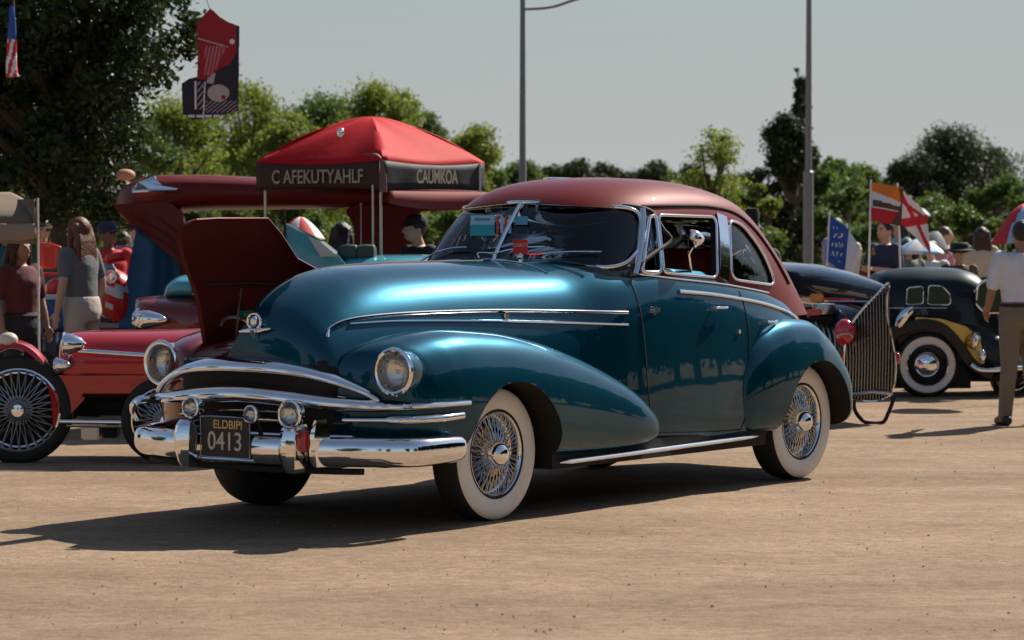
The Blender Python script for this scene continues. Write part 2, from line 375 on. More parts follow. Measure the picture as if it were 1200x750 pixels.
def shell_side(a, b, s, off=0):
    h = CB.ray_cast(c(a, 1.3*s, b), Vector((0, s, 0))); return h[0]+h[1]*off if h[0] else c(a, .6*s, b)
def shell_front(a, b, off=0):
    h = CB.ray_cast(c(-.5, a, b), Vector((1, 0, 0))); return h[0]+h[1]*off if h[0] else c(1.6, a, b)
def patch(poly, fn, off):                                 # a curved pane filling an outline
    P = [Vector((a, b)) for a, b in poly]; cen = sum(P, Vector((0, 0)))/len(P); rings = []
    for t in (1, .985, .97, .95, .92, .88, .83, .77, .7, .6, .5, .4, .3, .2, .1, .02): rings.append([fn((cen+(p-cen)*t).x, (cen+(p-cen)*t).y, off) for p in P])
    return loft(rings, True, True)
for s in (1, -1):
    for k, poly in sidecut.items():
        if k == 'door' and s == 1: continue               # the near front window is wound down
        g = MB().add(patch(poly, lambda a, b, o: shell_side(a, b, s, o), -.012))
        g.build('side_window', GLASS, car, angle=180)
    for k, poly in sidecut.items():
        rim = [shell_side(a, b, s, .003) for a, b in poly]
        one('window_trim', tube(rim, .011 if k != 'vent' else .014, 6, True), CHROME, car, angle=180)
windscreen = one('windscreen', patch(full_ws, lambda a, b, o: shell_front(a, b, o), -.010), GLASS, car, angle=180)
one('windscreen_trim', tube([shell_front(a, b, .004) for a, b in full_ws], .013, 6, True), CHROME, windscreen, angle=180)
one('windscreen_seal', tube([shell_front(a*1.035, (b-1.5)*1.05+1.5, .0) for a, b in full_ws], .014, 6, True), BLACK, windscreen, angle=180)
one('windscreen_divider', tube([shell_front(0, 1.335+.39*t/8, .006) for t in range(9)], .012, 6), CHROME, windscreen)
one('rear_window', patch(rw, lambda a, b, o: (lambda h: h[0]+h[1]*o if h[0] else c(3.6, a, b))(CB.ray_cast(c(6, a, b), Vector((-1, 0, 0)))), -.01), GLASS, car, angle=180)
# pillars in bright metal on both sides
for s in (1, -1):
    path = [shell_side(1.445+.235*t, 1.305+.375*t, s, .006) for t in np.linspace(0, 1, 9)]
    one('front_pillar', tube(path, .027, 8, False, .5), CHROME, car)
    path = [shell_side(2.345+.125*t, 1.265+.385*t, s, .003) for t in np.linspace(0, 1, 9)]
    one('centre_pillar', sweep(path, [(-.012, -.047), (.012, -.047), (.016, -.02), (.016, .02), (.012, .047), (-.012, .047)], up=Vector((1, 0, .1))), CHROME, car)
    # drip rail and belt moulding
    path = [shell_side(p.x, p.y, s, .005) for p in spline([(1.70, 1.70, 0), (2.0, 1.705, 0), (2.4, 1.70, 0), (2.72, 1.655, 0), (2.97, 1.53, 0), (3.14, 1.37, 0), (3.28, 1.22, 0)], 6)]
    one('drip_rail', tube(path, .009, 6), DARK, car)
# ---- interior
def seat(u, w, nm):
    m = MB(); m.add(box(c(u, 0, .92), (.5, w, .26), .05)); m.add(box(c(u+.27, 0, 1.18), (.16, w, .52), .06, Matrix.Rotation(.15, 3, 'Y'))); return m.build(nm, INTR, car, angle=180)
seat(2.2, 1.3, 'front_seat'); seat(3.0, 1.2, 'rear_seat')
one('dashboard', sweep([c(1.38, v, 1.27) for v in np.linspace(-.66, .66, 9)], [(-.12, -.14), (.10, -.14), (.12, .03), (.05, .07), (-.10, .05)]), MAROON, car)
st = one('steering_wheel', tube([c(1.74, .36, 1.33)+Matrix.Rotation(-.5, 3, 'Y') @ Vector((0, .2*math.cos(q), .2*math.sin(q))) for q in np.linspace(0, 2*PI, 33)[:-1]], .012, 8, True), mat('ivory_plastic', (.6, .55, .42), .35), car)
m = MB(); hub = c(1.74, .36, 1.33)
for q in (0, 2.1, 4.2): m.add(tube([hub, hub+Matrix.Rotation(-.5, 3, 'Y') @ Vector((0, .195*math.cos(q), .195*math.sin(q)))], .008, 6))
m.add(tube([hub, c(1.45, .36, 1.18)], .02, 8)); m.build('steering_spokes', CHROME, st)
for s in (1, -1):
    one('door_card', prism([(1.45, .5), (1.45, 1.27), (2.45, 1.25), (3.0, 1.19), (3.0, .5)], .70*s, .72*s, lambda a, b, d: c(a, d, b)), INTR, car, smooth=False)
m = MB(); m.add(tube([c(1.50, .0, 1.63), c(1.50, 0, 1.57)], .006, 6)); m.add(box(c(1.50, 0, 1.555), (.02, .22, .05), .008)); m.build('rear_view_mirror', CHROME, car)
# ---- doors, shut lines, handles
SEAM = mat('shut_line', (.004, .006, .007), .7)
def seam(pts, nm='shut_line', s=1, n=8):
    one(nm, tube([onside(p.x, p.y, s, .0) for p in spline([(a, b, 0) for a, b in pts], n)], .0045, 5), SEAM, car)
for s in (1, -1):
    seam([(1.40, 1.27), (1.405, 1.0), (1.42, .7), (1.45, .40)], s=s); seam([(2.49, 1.19), (2.50, .9), (2.46, .6), (2.40, .36)], s=s)
    seam([(1.45, .395), (1.9, .372), (2.40, .36)], s=s)
# hood side mouldings and belt trim
def trim(pts, r, flat=.5, s=1, nm='body_trim', n=10, m=CHROME, off=.006):
    one(nm, tube([onside(p.x, p.y, s, off) for p in spline([(a, b, 0) for a, b in pts], n)], r, 8, False, 1), m, car)
for s in (1, -1):
    trim([pv(413, 397, .63*1), pv(420, 386, .635), pv(440, 376, .645), pv(480, 370, .66), pv(540, 366.5, .69), pv(620, 365, .74), pv(735, 366.5, .80)], .009, s=s)
    trim([pv(440, 381, .655), pv(500, 377, .69), pv(620, 377.5, .75), pv(735, 380.5, .81)], .007, s=s)
    trim([pv(800, 342, .85), pv(835, 345, .86), pv(870, 350, .87), pv(900, 356, .86), pv(925, 364, .85), pv(944, 374, .83)], .012, s=s, nm='belt_moulding')
    trim([pv(748, 321, .79), pv(800, 328, .80), pv(850, 334, .80), pv(905, 344, .78)], .006, s=s, nm='sill_moulding')
    one('running_moulding', tube([c(u, s*(.885+.012*math.sin((u-.45)*1.4)), .285+.012*(u-.45)) for u in np.linspace(.50, 2.58, 24)], [.004]+[.021]*22+[.006], 10, False, .8), CHROME, car)
    one('sill', sweep([c(u, s*.80, .30) for u in np.linspace(.45, 2.7, 12)], [(-.07, -.05), (.07, -.05), (.07, .06), (-.07, .06)]), DARK, car, smooth=False)
    q = onside(2.18, 1.04, s, 0)
    for uu, zz in ((2.17, 1.10), (2.76, 1.0)):
        a = onside(uu-.06, zz, s, .0); b = onside(uu+.06, zz, s, .0); o = Vector((0, -s, 0))
        one('door_handle', tube([a, a+o*.03, a.lerp(b, .5)+o*.04, b+o*.034, b+o*.028], [.008, .008, .009, .009, .005], 8), CHROME, car)
    k = onside(2.38, .95, s, 0); one('door_lock', lathe([(.0, -.012), (.012, -.012), (.012, 0)], 'y', 16, k) if s == 1 else lathe([(.0, .012), (.012, .012), (.012, 0)], 'y', 16, k), CHROME, car)
    m = MB(); k = onside(1.53, 1.10, s, .004); t = textmesh('Eight', .055, .003)
    m.add(t, 0, Matrix.Translation(k) @ Matrix(((1 if s == 1 else -1, 0, 0), (0, 0, -s), (0, 1, 0))).to_4x4()); m.build('side_script', CHROME, car)
q = onside(*pv(615, 371, .75), 1, .008); one('side_badge', box(q, (.05, .012, .035), .008), CHROME, car)
# ---- nose
def fpath(pts, off=0, n=8): return [Vector(p) for p in spline([fp(x, y, off) for x, y in pts], n)]
# sheet-metal apron that carries the grille
m = MB(); rr = []
for v in np.linspace(-.72, .72, 25):
    u = front_u(v, .08); rr.append([c(u, v, .40), c(u, v, .86-.2*max(0, abs(v)-.5)), c(u+.12, v, .86-.2*max(0, abs(v)-.5)), c(u+.12, v, .40)])
m.add(loft(rr)); m.build('grille_recess', DARK, car, smooth=False)
def rprof2(p): return [(q.x, q.y) for q in spline([(a, b, 0) for a, b in p], 3, True)]
def mirror(pts): return [Vector((p.x, -p.y, p.z)) for p in pts]
half = [(0, .862), (.2, .858), (.4, .836), (.56, .795), (.69, .745), (.77, .695)]
fullp = [(-v, z) for v, z in half[::-1][:-1]]+half
P = spline([c(front_u(v, -.01), v, z) for v, z in fullp[::-1]], 6)
n_ = len(P); sc_ = [max(.25, min(1, 1.15-abs(i/(n_-1)-.5)*1.6)) for i in range(n_)]
one('grille_surround', sweep(P, rprof2([(.04, -.040), (-.025, -.038), (-.055, -.022), (-.045, .010), (-.005, .034), (.04, .036)]), scale=sc_), CHROME, car, angle=60)
P = spline([c(front_u(v, -.015)+(.0 if abs(v) < .9 else .18*(abs(v)-.85)/.1), v, z) for v, z in [(-.86, .655), (-.78, .66), (-.65, .668), (-.45, .686), (-.22, .708), (0, .718), (.25, .708), (.5, .686), (.75, .670), (.9, .665), (.965, .662)][::-1]], 6)

n_ = len(P); sc_ = [max(.30, min(1, 1.3-abs(i/(n_-1)-.5)*2.1)) for i in range(n_)]
one('grille_bar', sweep(P, rprof2([(.03, -.048), (-.03, -.045), (-.062, -.022), (-.056, .012), (-.025, .034), (.03, .040)]), scale=sc_), CHROME, car, angle=60)
for s in (1,):                                         # bar ends carried round the near fender
    e = [c(front_u(.88, -.015), .88*s, .668), c(-.84, .955*s, .668), c(-.66, .985*s, .668), c(-.45, .985*s, .668)]
    one('fender_bar', tube(spline(e, 8), .014, 8), CHROME, car)
    e = [c(-1.02, .60*s, .592), c(-.93, .84*s, .595), c(-.83, .945*s, .597), c(-.66, .985*s, .600), c(-.50, .985*s, .605)]
    one('fender_bar', tube(spline(e, 8), [.012]*8+[.02]*24+[.008], 10), CHROME, car)
for z in (.80, .765, .615, .575, .50):
    P = [c(front_u(v, .045), v, z-.0) for v in np.linspace(-.62, .62, 21)]
    one('grille_slat', tube(P, .010, 6), CHROME, car)
# bumper: deep rounded blade in three runs
bl = [(.03, -.085), (-.012, -.08), (-.045, -.045), (-.052, -.005), (-.045, .036), (-.02, .060), (.02, .066), (.03, .055), (-.005, .046), (-.02, 0), (-.01, -.05)]
def rprof(p): return [(q.x, q.y) for q in spline([(a, b, 0) for a, b in p], 3, True)]
def bump_u(v): return -1.235+.30*(abs(v)/.95)**2.4
bump = None
def blade(v0, v1, nm='bumper_blade'):
    P = [c(bump_u(v), v, .445) for v in np.linspace(v0, v1, 18)]
    if abs(v1) > .75:
        s = 1 if v1 > 0 else -1; P += [c(-.86, (.985 if s > 0 else .885)*s, .445), c(-.76, (1.01 if s > 0 else .91)*s, .445), c(-.66, (1.01 if s > 0 else .91)*s, .445), c(-.56, (.99 if s > 0 else .89)*s, .445)]
        P = spline(P[::3]+[P[-1]], 6)
    n = len(P); sc = [1]*n
    if abs(v1) > .75:
        for k in range(10): sc[n-1-k] = .12+.88*math.sqrt(1-(1-k/10)**2)
    if v1 > v0: P = P[::-1]; sc = sc[::-1]
    o = one(nm, sweep(P, rprof(bl), scale=sc), CHROME, car, angle=50); return o
blade(.52, .95); blade(-.32, -.82); blade(.20, .36)
one('bumper_lower_bar', tube([c(bump_u(v)+.03, v, .335) for v in np.linspace(-.7, .75, 21)], .017, 8), DARK, car)
one('plate_rail', tube([c(bump_u(v)-.0, v, .375) for v in np.linspace(-.24, .36, 9)], .016, 8, False, .8), CHROME, car)
for v in (.44, -.255):                                     # bumper guards
    g = MB()
    prof = [(.325, .03, .015), (.36, .045, .045), (.42, .058, .065), (.49, .062, .07), (.545, .058, .05), (.575, .045, .02)]
    rr = []
    for z, w, d in prof:
        u = bump_u(v)-.045; rr.append([c(u+.06, v-w, z), c(u-d*.6, v-w*.85, z), c(u-d, v-w*.25, z), c(u-d, v+w*.25, z), c(u-d*.6, v+w*.85, z), c(u+.06, v+w, z)])
    g.add(loft(rr)); g.build('bumper_guard', CHROME, car, angle=25)
g = MB(); v = .512; u = bump_u(v)-.02; g.add(box(c(u-.02, v, .49), (.05, .055, .11), .012)); g.build('guard_reflector', REDL, car)
g = MB(); v = .565; rr = []
for z, w, d in [(.36, .025, .02), (.43, .034, .035), (.52, .038, .045), (.60, .018, .02)]:
    u = bump_u(v)-.03; rr.append([c(u+.05, v-w, z), c(u-d, v-w*.4, z), c(u-d, v+w*.4, z), c(u+.05, v+w, z)])
g.add(loft(rr)); g.build('guard_wing', CHROME, car, angle=25)
for s in (-1,): one('bumper_overrider', tube(spline([c(-1.0, -.70, .65), c(-1.10, -.74, .655), c(-1.12, -.78, .61), c(-1.06, -.80, .55)], 6), .022, 8), CHROME, car)
# number plate
PY, PZ = -.01, .49
pl = one('number_plate', box(c(-1.235, PY, PZ), (.012, .335, .205), .004), mat('plate_black', (.015, .015, .015), .4), car)
Mp = lambda y, z: Matrix.Translation(c(-1.243, y, z)) @ Matrix(((0, 0, -1), (-1, 0, 0), (0, 1, 0))).to_4x4()
MB().add(textmesh('ELDBIPI', .062, .001, .001), 0, Mp(PY+.02, PZ+.065)).build('plate_lettering', GOLD, pl, smooth=False)
MB().add(textmesh('0413', .135, .001, .001), 0, Mp(PY, PZ-.025) @ Matrix.Diagonal((.9, 1, 1, 1))).build('plate_number', CREAMT, pl, smooth=False)
m = MB(); hw, hh = .17, .105; m.add(tube([c(-1.242, PY+a, PZ+b) for a, b in [(-hw, -hh), (hw, -hh), (hw, hh), (-hw, hh)]], .005, 6, True)); m.build('plate_frame', DULL, pl, smooth=False)
# lamps
LENSB = mat('lamp_reflector', (.88, .87, .84), .12, 1, bump=.5, bscale=45)
def lamp(nm, px_or_pt, r, depth, shell, rimr, tilt=0):
    p = px_or_pt; b = lathe([(r*.2, depth), (r*.6, depth*.85), (r*.95, depth*.45), (r*1.0, 0), (r*.97, .0), (r*.9, r*.5), (r*.6, r*.72), (0, r*.75)], 'x', 40, p)
    L = one(nm, b, shell, car, angle=60)
    one('lamp_rim', tube([p+Vector((-.004, r*math.cos(q), r*math.sin(q))) for q in np.linspace(0, 2*PI, 41)[:-1]], rimr, 8, True), CHROME, L)
    one('lamp_lens', lathe([(r*.97, -.002), (r*.85, -.018), (r*.6, -.034), (r*.3, -.044), (0.0, -.047)], 'x', 40, p, False), LENS, L, angle=180)
    one('lamp_reflector', lathe([(r*.965, .001), (r*.88, r*.22), (r*.7, r*.42), (r*.45, r*.57), (r*.2, r*.64), (0, r*.66)], 'x', 40, p, False), LENSB, L, angle=180)
    one('lamp_bulb', ball(p+Vector((r*.3, 0, 0)), (r*.14, r*.12, r*.12), 12, 8), LENSB, L, angle=180)
    return L
for s, sh in ((1, TEAL), (-1, MAROON)): lamp('headlight', c(-.93, .865 if s == 1 else -.745, .845), .112, .20, sh, .014)
lamp('fog_lamp', c(-1.265, .455, .628), .068, .09, CHROME, .009)
lamp('fog_lamp', c(-1.265, -.225, .640), .052, .09, CHROME, .008)
lamp('marker_lamp', c(-1.26, .185, .618), .042, .05, DULL, .007)
for v, z in ((.445, .56), (-.225, .58), (.175, .57)): one('lamp_bracket', tube([c(-1.19, v, z), c(-1.15, v, z-.12)], .012, 6), DARK, car)
# hood emblem and centre crease
m = MB(); e = HB.ray_cast(c(-3, .055, 1.055), Vector((1, 0, 0)))[0]; m.add(tube([e+Vector((-.02, .11, -.02)), e+Vector((-.035, .03, -.012)), e+Vector((-.035, -.03, -.012)), e+Vector((-.015, -.10, .0))], [.006, .014, .014, .005], 8))
m.add(tube([e+Vector((-.03, .0, -.05)), e+Vector((-.04, 0, -.01))], [.004, .02], 8)); m.add(tube([e+Vector((-.03, .045*math.cos(q), .035+.04*math.sin(q))) for q in np.linspace(0, 2*PI, 17)[:-1]], .007, 6, True)); m.add(ball(e+Vector((-.03, 0, .035)), (.018, .022, .028)))
m.build('hood_emblem', CHROME, car)
one('hood_crease', tube([ontop(u, .0, .001) for u in np.linspace(-.98, 1.05, 30)], .0035, 5), SEAM, car)
for s in (1, -1):                                          # line between hood and fender
    one('cowl_vent', tube([ontop(.92, s*v, .003) for v in np.linspace(.12, .5, 8)], .006, 6), CHROME, car)
# wipers, badge on the cowl
for v0, v1, z1 in ((-.52, -.22, .05), (-.08, .33, .055), (.20, .62, .03)):
    b = ontop(1.05, v0, .01); P = [b, b+Vector((0, 0, .03))]+[shell_front(v0+(v1-v0)*t, 1.40+z1*math.sin(t*PI*.55), .018) for t in (.2, .45, .7, 1)]
    one('wiper', tube(spline(P, 5), .0055, 6), CHROME, car)
m = MB(); b = ontop(.98, .27, .0); m.add(tube([b, b+Vector((0, 0, .05))], .012, 8)); m.add(ball(b+Vector((0, 0, .03)), .02)); bd = m.build('badge_post', CHROME, car)
Rb = Matrix.Rotation(R(35), 3, 'Z'); bc = b+Vector((0, 0, .085))
MB().add(box(bc, (.008, .085, .085), .003, Rb)).build('red_badge', mat('badge_red', (.55, .02, .02), .4), bd)
MB().add(textmesh('CORTV', .026, .001), 0, Matrix.Translation(bc+Rb @ Vector((-.006, 0, .01))) @ (Rb @ Matrix(((0, 0, -1), (-1, 0, 0), (0, 1, 0)))).to_4x4()).build('badge_lettering', CREAMT, bd, smooth=False)
# spot lamp at the open window
m = MB(); b = c(1.97, .80, 1.51); m.add(lathe([(.0, .10), (.03, .095), (.05, .05), (.056, 0), (.05, -.01), (.0, -.02)], 'x', 24, b)); m.add(tube([b+Vector((.02, 0, -.04)), c(2.0, .76, 1.42), c(2.06, .74, 1.30)], .009, 8)); m.build('spot_lamp', CHROME, car)
one('roof_strip', tube([CB.ray_cast(c(u, -.25, 3), Vector((0, 0, -1)))[0]+Vector((0, 0, .006)) for u in np.linspace(1.95, 2.6, 9)], .018, 6, False, .4), CHROME, car)
# ---- wheels
SPOKE = mat('spoke_steel', (.55, .55, .54), .2, .95)
def make_wheel(parent_s, side, u, nspk=30):
    SR = .925
    o = -side; y0 = -side*.735
    w = empty('wheel', (0, 0, 0)); w.parent = car; w.location = (u, y0, WR)
    tyre = [(.222, .066), (.243, .086), (.29, .098), (.335, .095), (.352, .083), (.361, .06), (.3635, .03), (.364, 0)]
    tyre = tyre+[(r, -a) for r, a in tyre[::-1][1:]]
    vs, fs = lathe(tyre, 'y', 72, (0, 0, 0), False); mb = MB(); mb.add((vs, fs))
    t = mb.build('tyre', [BLACK, WHITEW], w, angle=60)
    for p in t.data.polygons:
        r = math.hypot(p.center.x, p.center.z); yy = p.center.y*o
        if yy > 0 and .243 < r < .346: p.material_index = 1
    m2 = MB(); m2.add(lathe([(.205, -.005), (.215, .02), (.230, .025), (.234, .06), (.238, .078), (.245, .084), (.251, .080), (.247, .070), (.240, .0), (.240, -.07)], 'y', 64, (0, 0, 0), False), 0, Matrix.Diagonal((SR, o, SR, 1)))
    m2.build('rim', CHROME, w, angle=50)
    one('rim_ring', tube([Vector((.2355*math.cos(q), o*.081, .2355*math.sin(q))) for q in np.linspace(0, 2*PI, 65)[:-1]], .006, 6, True), BLACK, w)
    m3 = MB()
    for k in range(nspk):
        for (dq, ya, yb, ra) in ((.20, .085, .045, .062), (-.20, .085, .045, .062), (.28, .03, .02, .065), (-.28, .03, .02, .065)):
            q = 2*PI*(k+(0 if dq > 0 else .5))/nspk; a = q+dq
            m3.add(tube([Vector((ra*math.cos(a), o*ya, ra*math.sin(a))), Vector((.215*math.cos(q), o*yb, .215*math.sin(q)))], .0026, 4))
    m3.build('spokes', SPOKE, w)
    m4 = MB(); m4.add(lathe([(.082, .015), (.080, .06), (.074, .075), (.070, .095), (.064, .118), (.048, .138), (.024, .148), (0, .150)], 'y', 40), 0, Matrix.Diagonal((1, o, 1, 1)))
    m4.build('hub_cap', CHROME, w, angle=40)
    m5 = MB(); m5.add(lathe([(.0, .005), (.13, .0), (.14, -.03), (.225, -.06)], 'y', 40), 0, Matrix.Diagonal((1, o, 1, 1))); m5.build('brake_drum', mat('drum_metal', (.10, .10, .10), .35, .8), w, angle=180)
    return w
for s in (1, -1):
    for u in (0.01, 3.22):
        w_ = make_wheel(car, s, u)
        if s == -1 and u < 1: w_.location.y = .83; w_.scale = (1, 1.25, 1)
one('chassis', box(c(1.7, 0, .36), (4.6, 1.1, .10), .03), DARK, car); one('front_axle', tube([c(.01, -.66, .33), c(.01, .66, .33)], .045, 8), DARK, car); one('rear_axle', tube([c(3.22, -.66, .36), c(3.22, .66, .36)], .06, 8), DARK, car)
one('exhaust_pipe', tube([c(1.0, .35, .24), c(2.4, .42, .24), c(3.0, .4, .28)], .03, 8), DARK, car)
one('undertray', box(c(-.55, 0, .42), (.7, .9, .2), .05), DARK, car)

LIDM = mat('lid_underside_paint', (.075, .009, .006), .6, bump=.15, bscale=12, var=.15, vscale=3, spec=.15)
def lv(px, py, v=-.50, dv=0):
    u, z = pv(px, py, v); w = v+.30*(z-.95); u, z = pv(px, py, w); return c(u, w+dv, z)
lp = round_poly([(211, 272), (224, 258), (250, 255), (313, 255), (330, 275), (347, 302), (388, 324), (384, 345), (330, 425), (246, 425), (234, 352), (216, 300)], 8)
P = [lv(a, b) for a, b in lp]; n = len(P); Q = [p+Vector((0, .03, 0)) for p in P]
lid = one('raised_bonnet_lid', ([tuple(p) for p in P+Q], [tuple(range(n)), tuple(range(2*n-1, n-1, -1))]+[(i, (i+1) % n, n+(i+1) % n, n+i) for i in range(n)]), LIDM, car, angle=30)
one('lid_rim', tube([lv(a, b, dv=.010) for a, b in [(228, 257.5), (252, 256), (312, 256), (328, 275), (346, 303), (386, 325)]], .007, 6), MAROON, lid)
one('lid_crease', tube([lv(a, b, dv=.004) for a, b in [(238, 334), (290, 332), (350, 334)]], .006, 6), DARK, lid)
one('lid_stay', tube([lv(273, 338, dv=.06), lv(266, 365, dv=.08), lv(265, 425, dv=.05)], .006, 6), DULL, lid)
one('lid_latch', tube(spline([lv(a, b, dv=.04) for a, b in [(252, 382), (256, 374), (268, 371), (278, 374), (288, 382)]], 4), .009, 6), DULL, lid)
one('washer_bottle', box(lv(282, 369, dv=.04), (.13, .05, .05), .015), mat('green_plastic', (.03, .16, .08), .4), car)
one('engine_cover', box(c(-.25, -.30, .93), (.9, .22, .16), .04), INTR, car)

def glass_patch(px0, py0, px1, py1, m, nm, stripes=None, u0=1.42):  # coloured patches laid on the windscreen to stand in for reflections
    q = []
    for a, b in ((px0, py0), (px1, py0), (px1, py1), (px0, py1)):
        v, z = pu(a, b, u0); p = shell_front(v, z, .0); v, z = pu(a, b, p.x); q.append(shell_front(v, z, -.002))
    return q
def quad(q, nm, m, par, th=.003):
    n_ = (q[1]-q[0]).cross(q[3]-q[0]).normalized()*th; Q = [p+n_ for p in q]
    return one(nm, ([tuple(p) for p in q+Q], [(0, 1, 2, 3), (7, 6, 5, 4), (0, 4, 5, 1), (1, 5, 6, 2), (2, 6, 7, 3), (3, 7, 4, 0)]), m, par, smooth=False)
PB = mat('pale_blue_reflection', (.30, .52, .60), .6); TC = mat('teal_reflection', (.02, .30, .32), .6); RS = mat('red_reflection', (.50, .06, .06), .6)
k1 = glass_patch(554, 252, 580, 263, PB, 'x'); quad(k1, 'reflection_patch', PB, windscreen)
k2 = glass_patch(554, 263.5, 580, 276, TC, 'x'); quad(k2, 'reflection_patch', TC, windscreen)
for j in range(4): quad(glass_patch(582+4.6*j, 252, 585+4.6*j, 273, RS, 'x'), 'striped_reflection', RS if j % 2 == 0 else PB, windscreen)
quad(glass_patch(603, 253, 618, 263, TC, 'x'), 'reflection_patch', SKYBLUE, windscreen)
d = (k1[0]-k1[1]).normalized(); nn = Vector((-1, 0, .3)).normalized(); cen = (k1[0]+k1[2])/2+nn*.008
xa = (k1[1]-k1[0]).normalized(); za = (k1[0]-k1[3]).normalized(); na = xa.cross(za).normalized()
MB().add(textmesh('SIDANIA', .034, .0006), 0, Matrix.Translation((k1[0]+k1[2])/2+na*.005) @ Matrix((xa, za, na)).transposed().to_4x4()).build('reflected_lettering', mat('reflection_grey', (.06, .10, .13), .6), windscreen, smooth=False)  # lettering of the mirrored sign, drawn onto its patch
# ================================================================ ground
def ground_material():
    m = bpy.data.materials.new('packed_sand'); m.use_nodes = True; n = m.node_tree; p = n.nodes['Principled BSDF']; L = n.links.new
    tc = n.nodes.new('ShaderNodeTexCoord')
    def noise(scale, detail, vec=(1, 1, 1), rough=.6):
        mp = n.nodes.new('ShaderNodeMapping'); mp.inputs['Scale'].default_value = vec; L(tc.outputs['Object'], mp.inputs[0])
        z = n.nodes.new('ShaderNodeTexNoise'); z.inputs['Scale'].default_value = scale; z.inputs['Detail'].default_value = detail; z.inputs['Roughness'].default_value = rough; L(mp.outputs[0], z.inputs[0]); return z.outputs[0]
    def ramp(src, a, b, ca, cb):
        r = n.nodes.new('ShaderNodeValToRGB'); r.color_ramp.elements[0].position = a; r.color_ramp.elements[1].position = b
        r.color_ramp.elements[0].color = (*ca, 1); r.color_ramp.elements[1].color = (*cb, 1); L(src, r.inputs[0]); return r.outputs[0]
    def mul(a, b, f=1.):
        x = n.nodes.new('ShaderNodeMix'); x.data_type = 'RGBA'; x.blend_type = 'MULTIPLY'; x.inputs[0].default_value = f; L(a, x.inputs[6]); L(b, x.inputs[7]); return x.outputs[2]
    big = ramp(noise(.35, 5), .3, .72, (.345, .25, .17), (.42, .312, .218))
    st = ramp(noise(3.2, 8, (.8, 1.1, 1), .72), .36, .62, (.84, .825, .81), (1.05, 1.04, 1.03))
    st2 = ramp(noise(15, 8, (.85, 1, 1), .8), .36, .6, (.72, .70, .68), (1.05, 1.05, 1.05))
    gr = ramp(noise(90, 7, (.8, 1, 1), .85), .38, .6, (.55, .53, .51), (1.08, 1.08, 1.08))
    pt = ramp(noise(.8, 7, (.45, 1.2, 1), .7), .40, .62, (.72, .69, .67), (1.04, 1.04, 1.04))
    c1 = mul(mul(mul(mul(big, st, .9), st2), gr, .85), pt, .8)
    L(c1, p.inputs['Base Color']); p.inputs['Roughness'].default_value = .95; p.inputs['Specular IOR Level'].default_value = .12
    b1 = n.nodes.new('ShaderNodeBump'); b1.inputs['Strength'].default_value = .8; b1.inputs['Distance'].default_value = .02; L(noise(14, 9, (.5, 1.2, 1), .75), b1.inputs['Height'])
    L(b1.outputs[0], p.inputs['Normal']); return m
SAND = ground_material()
NX, NY = 120, 260
xs = np.linspace(-14, 14, NX); ys = np.linspace(8, 40, NY)
rng = np.random.default_rng(4)
def gh(x, y): return .008*math.sin(x*1.3+y*.7)*math.sin(y*1.9+.5*x)+.006*math.sin(x*3.1-y*2.3)+.004*math.sin(y*7+x*1.7)
far = 900
V = [(-far, -far, -.012), (far, -far, -.012), (far, far, -.012), (-far, far, -.012)]
gx = np.array([-far, -200, -60]+list(xs)+[60, 200, far]); gy = np.array([-far, -200, -40, -5]+list(ys)+[60, 100, 300, far])
V = []; 
for y in gy:
    for x in gx:
        inside = 8 <= y <= 40 and abs(x) <= 14
        V.append((x, y, (gh(x, y) if inside else 0)*.5-.004))
w_ = len(gx); F = [(j*w_+i, j*w_+i+1, (j+1)*w_+i+1, (j+1)*w_+i) for j in range(len(gy)-1) for i in range(w_-1)]
g = one('ground', (V, F), SAND, angle=180); tag(g, kind='structure')
# loose grit
rnd = random.Random(7); m = MB()
for k in range(2600):
    y = 11.2+rnd.random()**1.3*17; x = (rnd.random()-.5)*y*.42; r = .0013+rnd.random()**8*.006
    b = []
    for q in range(5): a = 2*PI*q/5+rnd.random(); b.append((x+r*math.cos(a)*1.3, y+r*math.sin(a)*1.3, -.004))
    m.v += b+[(x+r*.3*(rnd.random()-.5), y, r*.7)]; s0 = len(m.v)-6
    for q in range(5): m.f.append((s0+q, s0+(q+1) % 5, s0+5)); m.m.append(rnd.randrange(2))
g = m.build('gravel', [mat('pale_grit', (.36, .27, .18), .9), mat('dark_grit', (.27, .20, .14), .9)], smooth=False); tag(g, 'fine grit and small stones scattered over the sandy ground', 'gravel', kind='stuff')
# ================================================================ trees
BARK = mat('bark', (.10, .075, .055), .9, bump=.6, bscale=30)
def leafmat(name, col, var=.35, transl=.35):
    m = bpy.data.materials.new(name); m.use_nodes = True; n = m.node_tree; n.nodes.clear(); L = n.links.new
    out = n.nodes.new('ShaderNodeOutputMaterial'); d = n.nodes.new('ShaderNodeBsdfPrincipled'); t = n.nodes.new('ShaderNodeBsdfTranslucent'); mx = n.nodes.new('ShaderNodeMixShader')
    d.inputs['Roughness'].default_value = .55; d.inputs['Specular IOR Level'].default_value = .3
    geo = n.nodes.new('ShaderNodeNewGeometry'); rp = n.nodes.new('ShaderNodeValToRGB')
    rp.color_ramp.elements[0].color = (*[x*(1-var) for x in col], 1); rp.color_ramp.elements[1].color = (col[0]*(1+var*1.3), col[1]*(1+var), col[2]*(1+var*.3), 1)
    L(geo.outputs['Random Per Island'], rp.inputs[0]); L(rp.outputs[0], d.inputs['Base Color'])
    hs = n.nodes.new('ShaderNodeHueSaturation'); hs.inputs['Value'].default_value = 1.5; hs.inputs['Hue'].default_value = .485; L(rp.outputs[0], hs.inputs['Color']); L(hs.outputs[0], t.inputs[0])
    mx.inputs[0].default_value = transl; L(d.outputs[0], mx.inputs[1]); L(t.outputs[0], mx.inputs[2]); L(mx.outputs[0], out.inputs[0]); return m
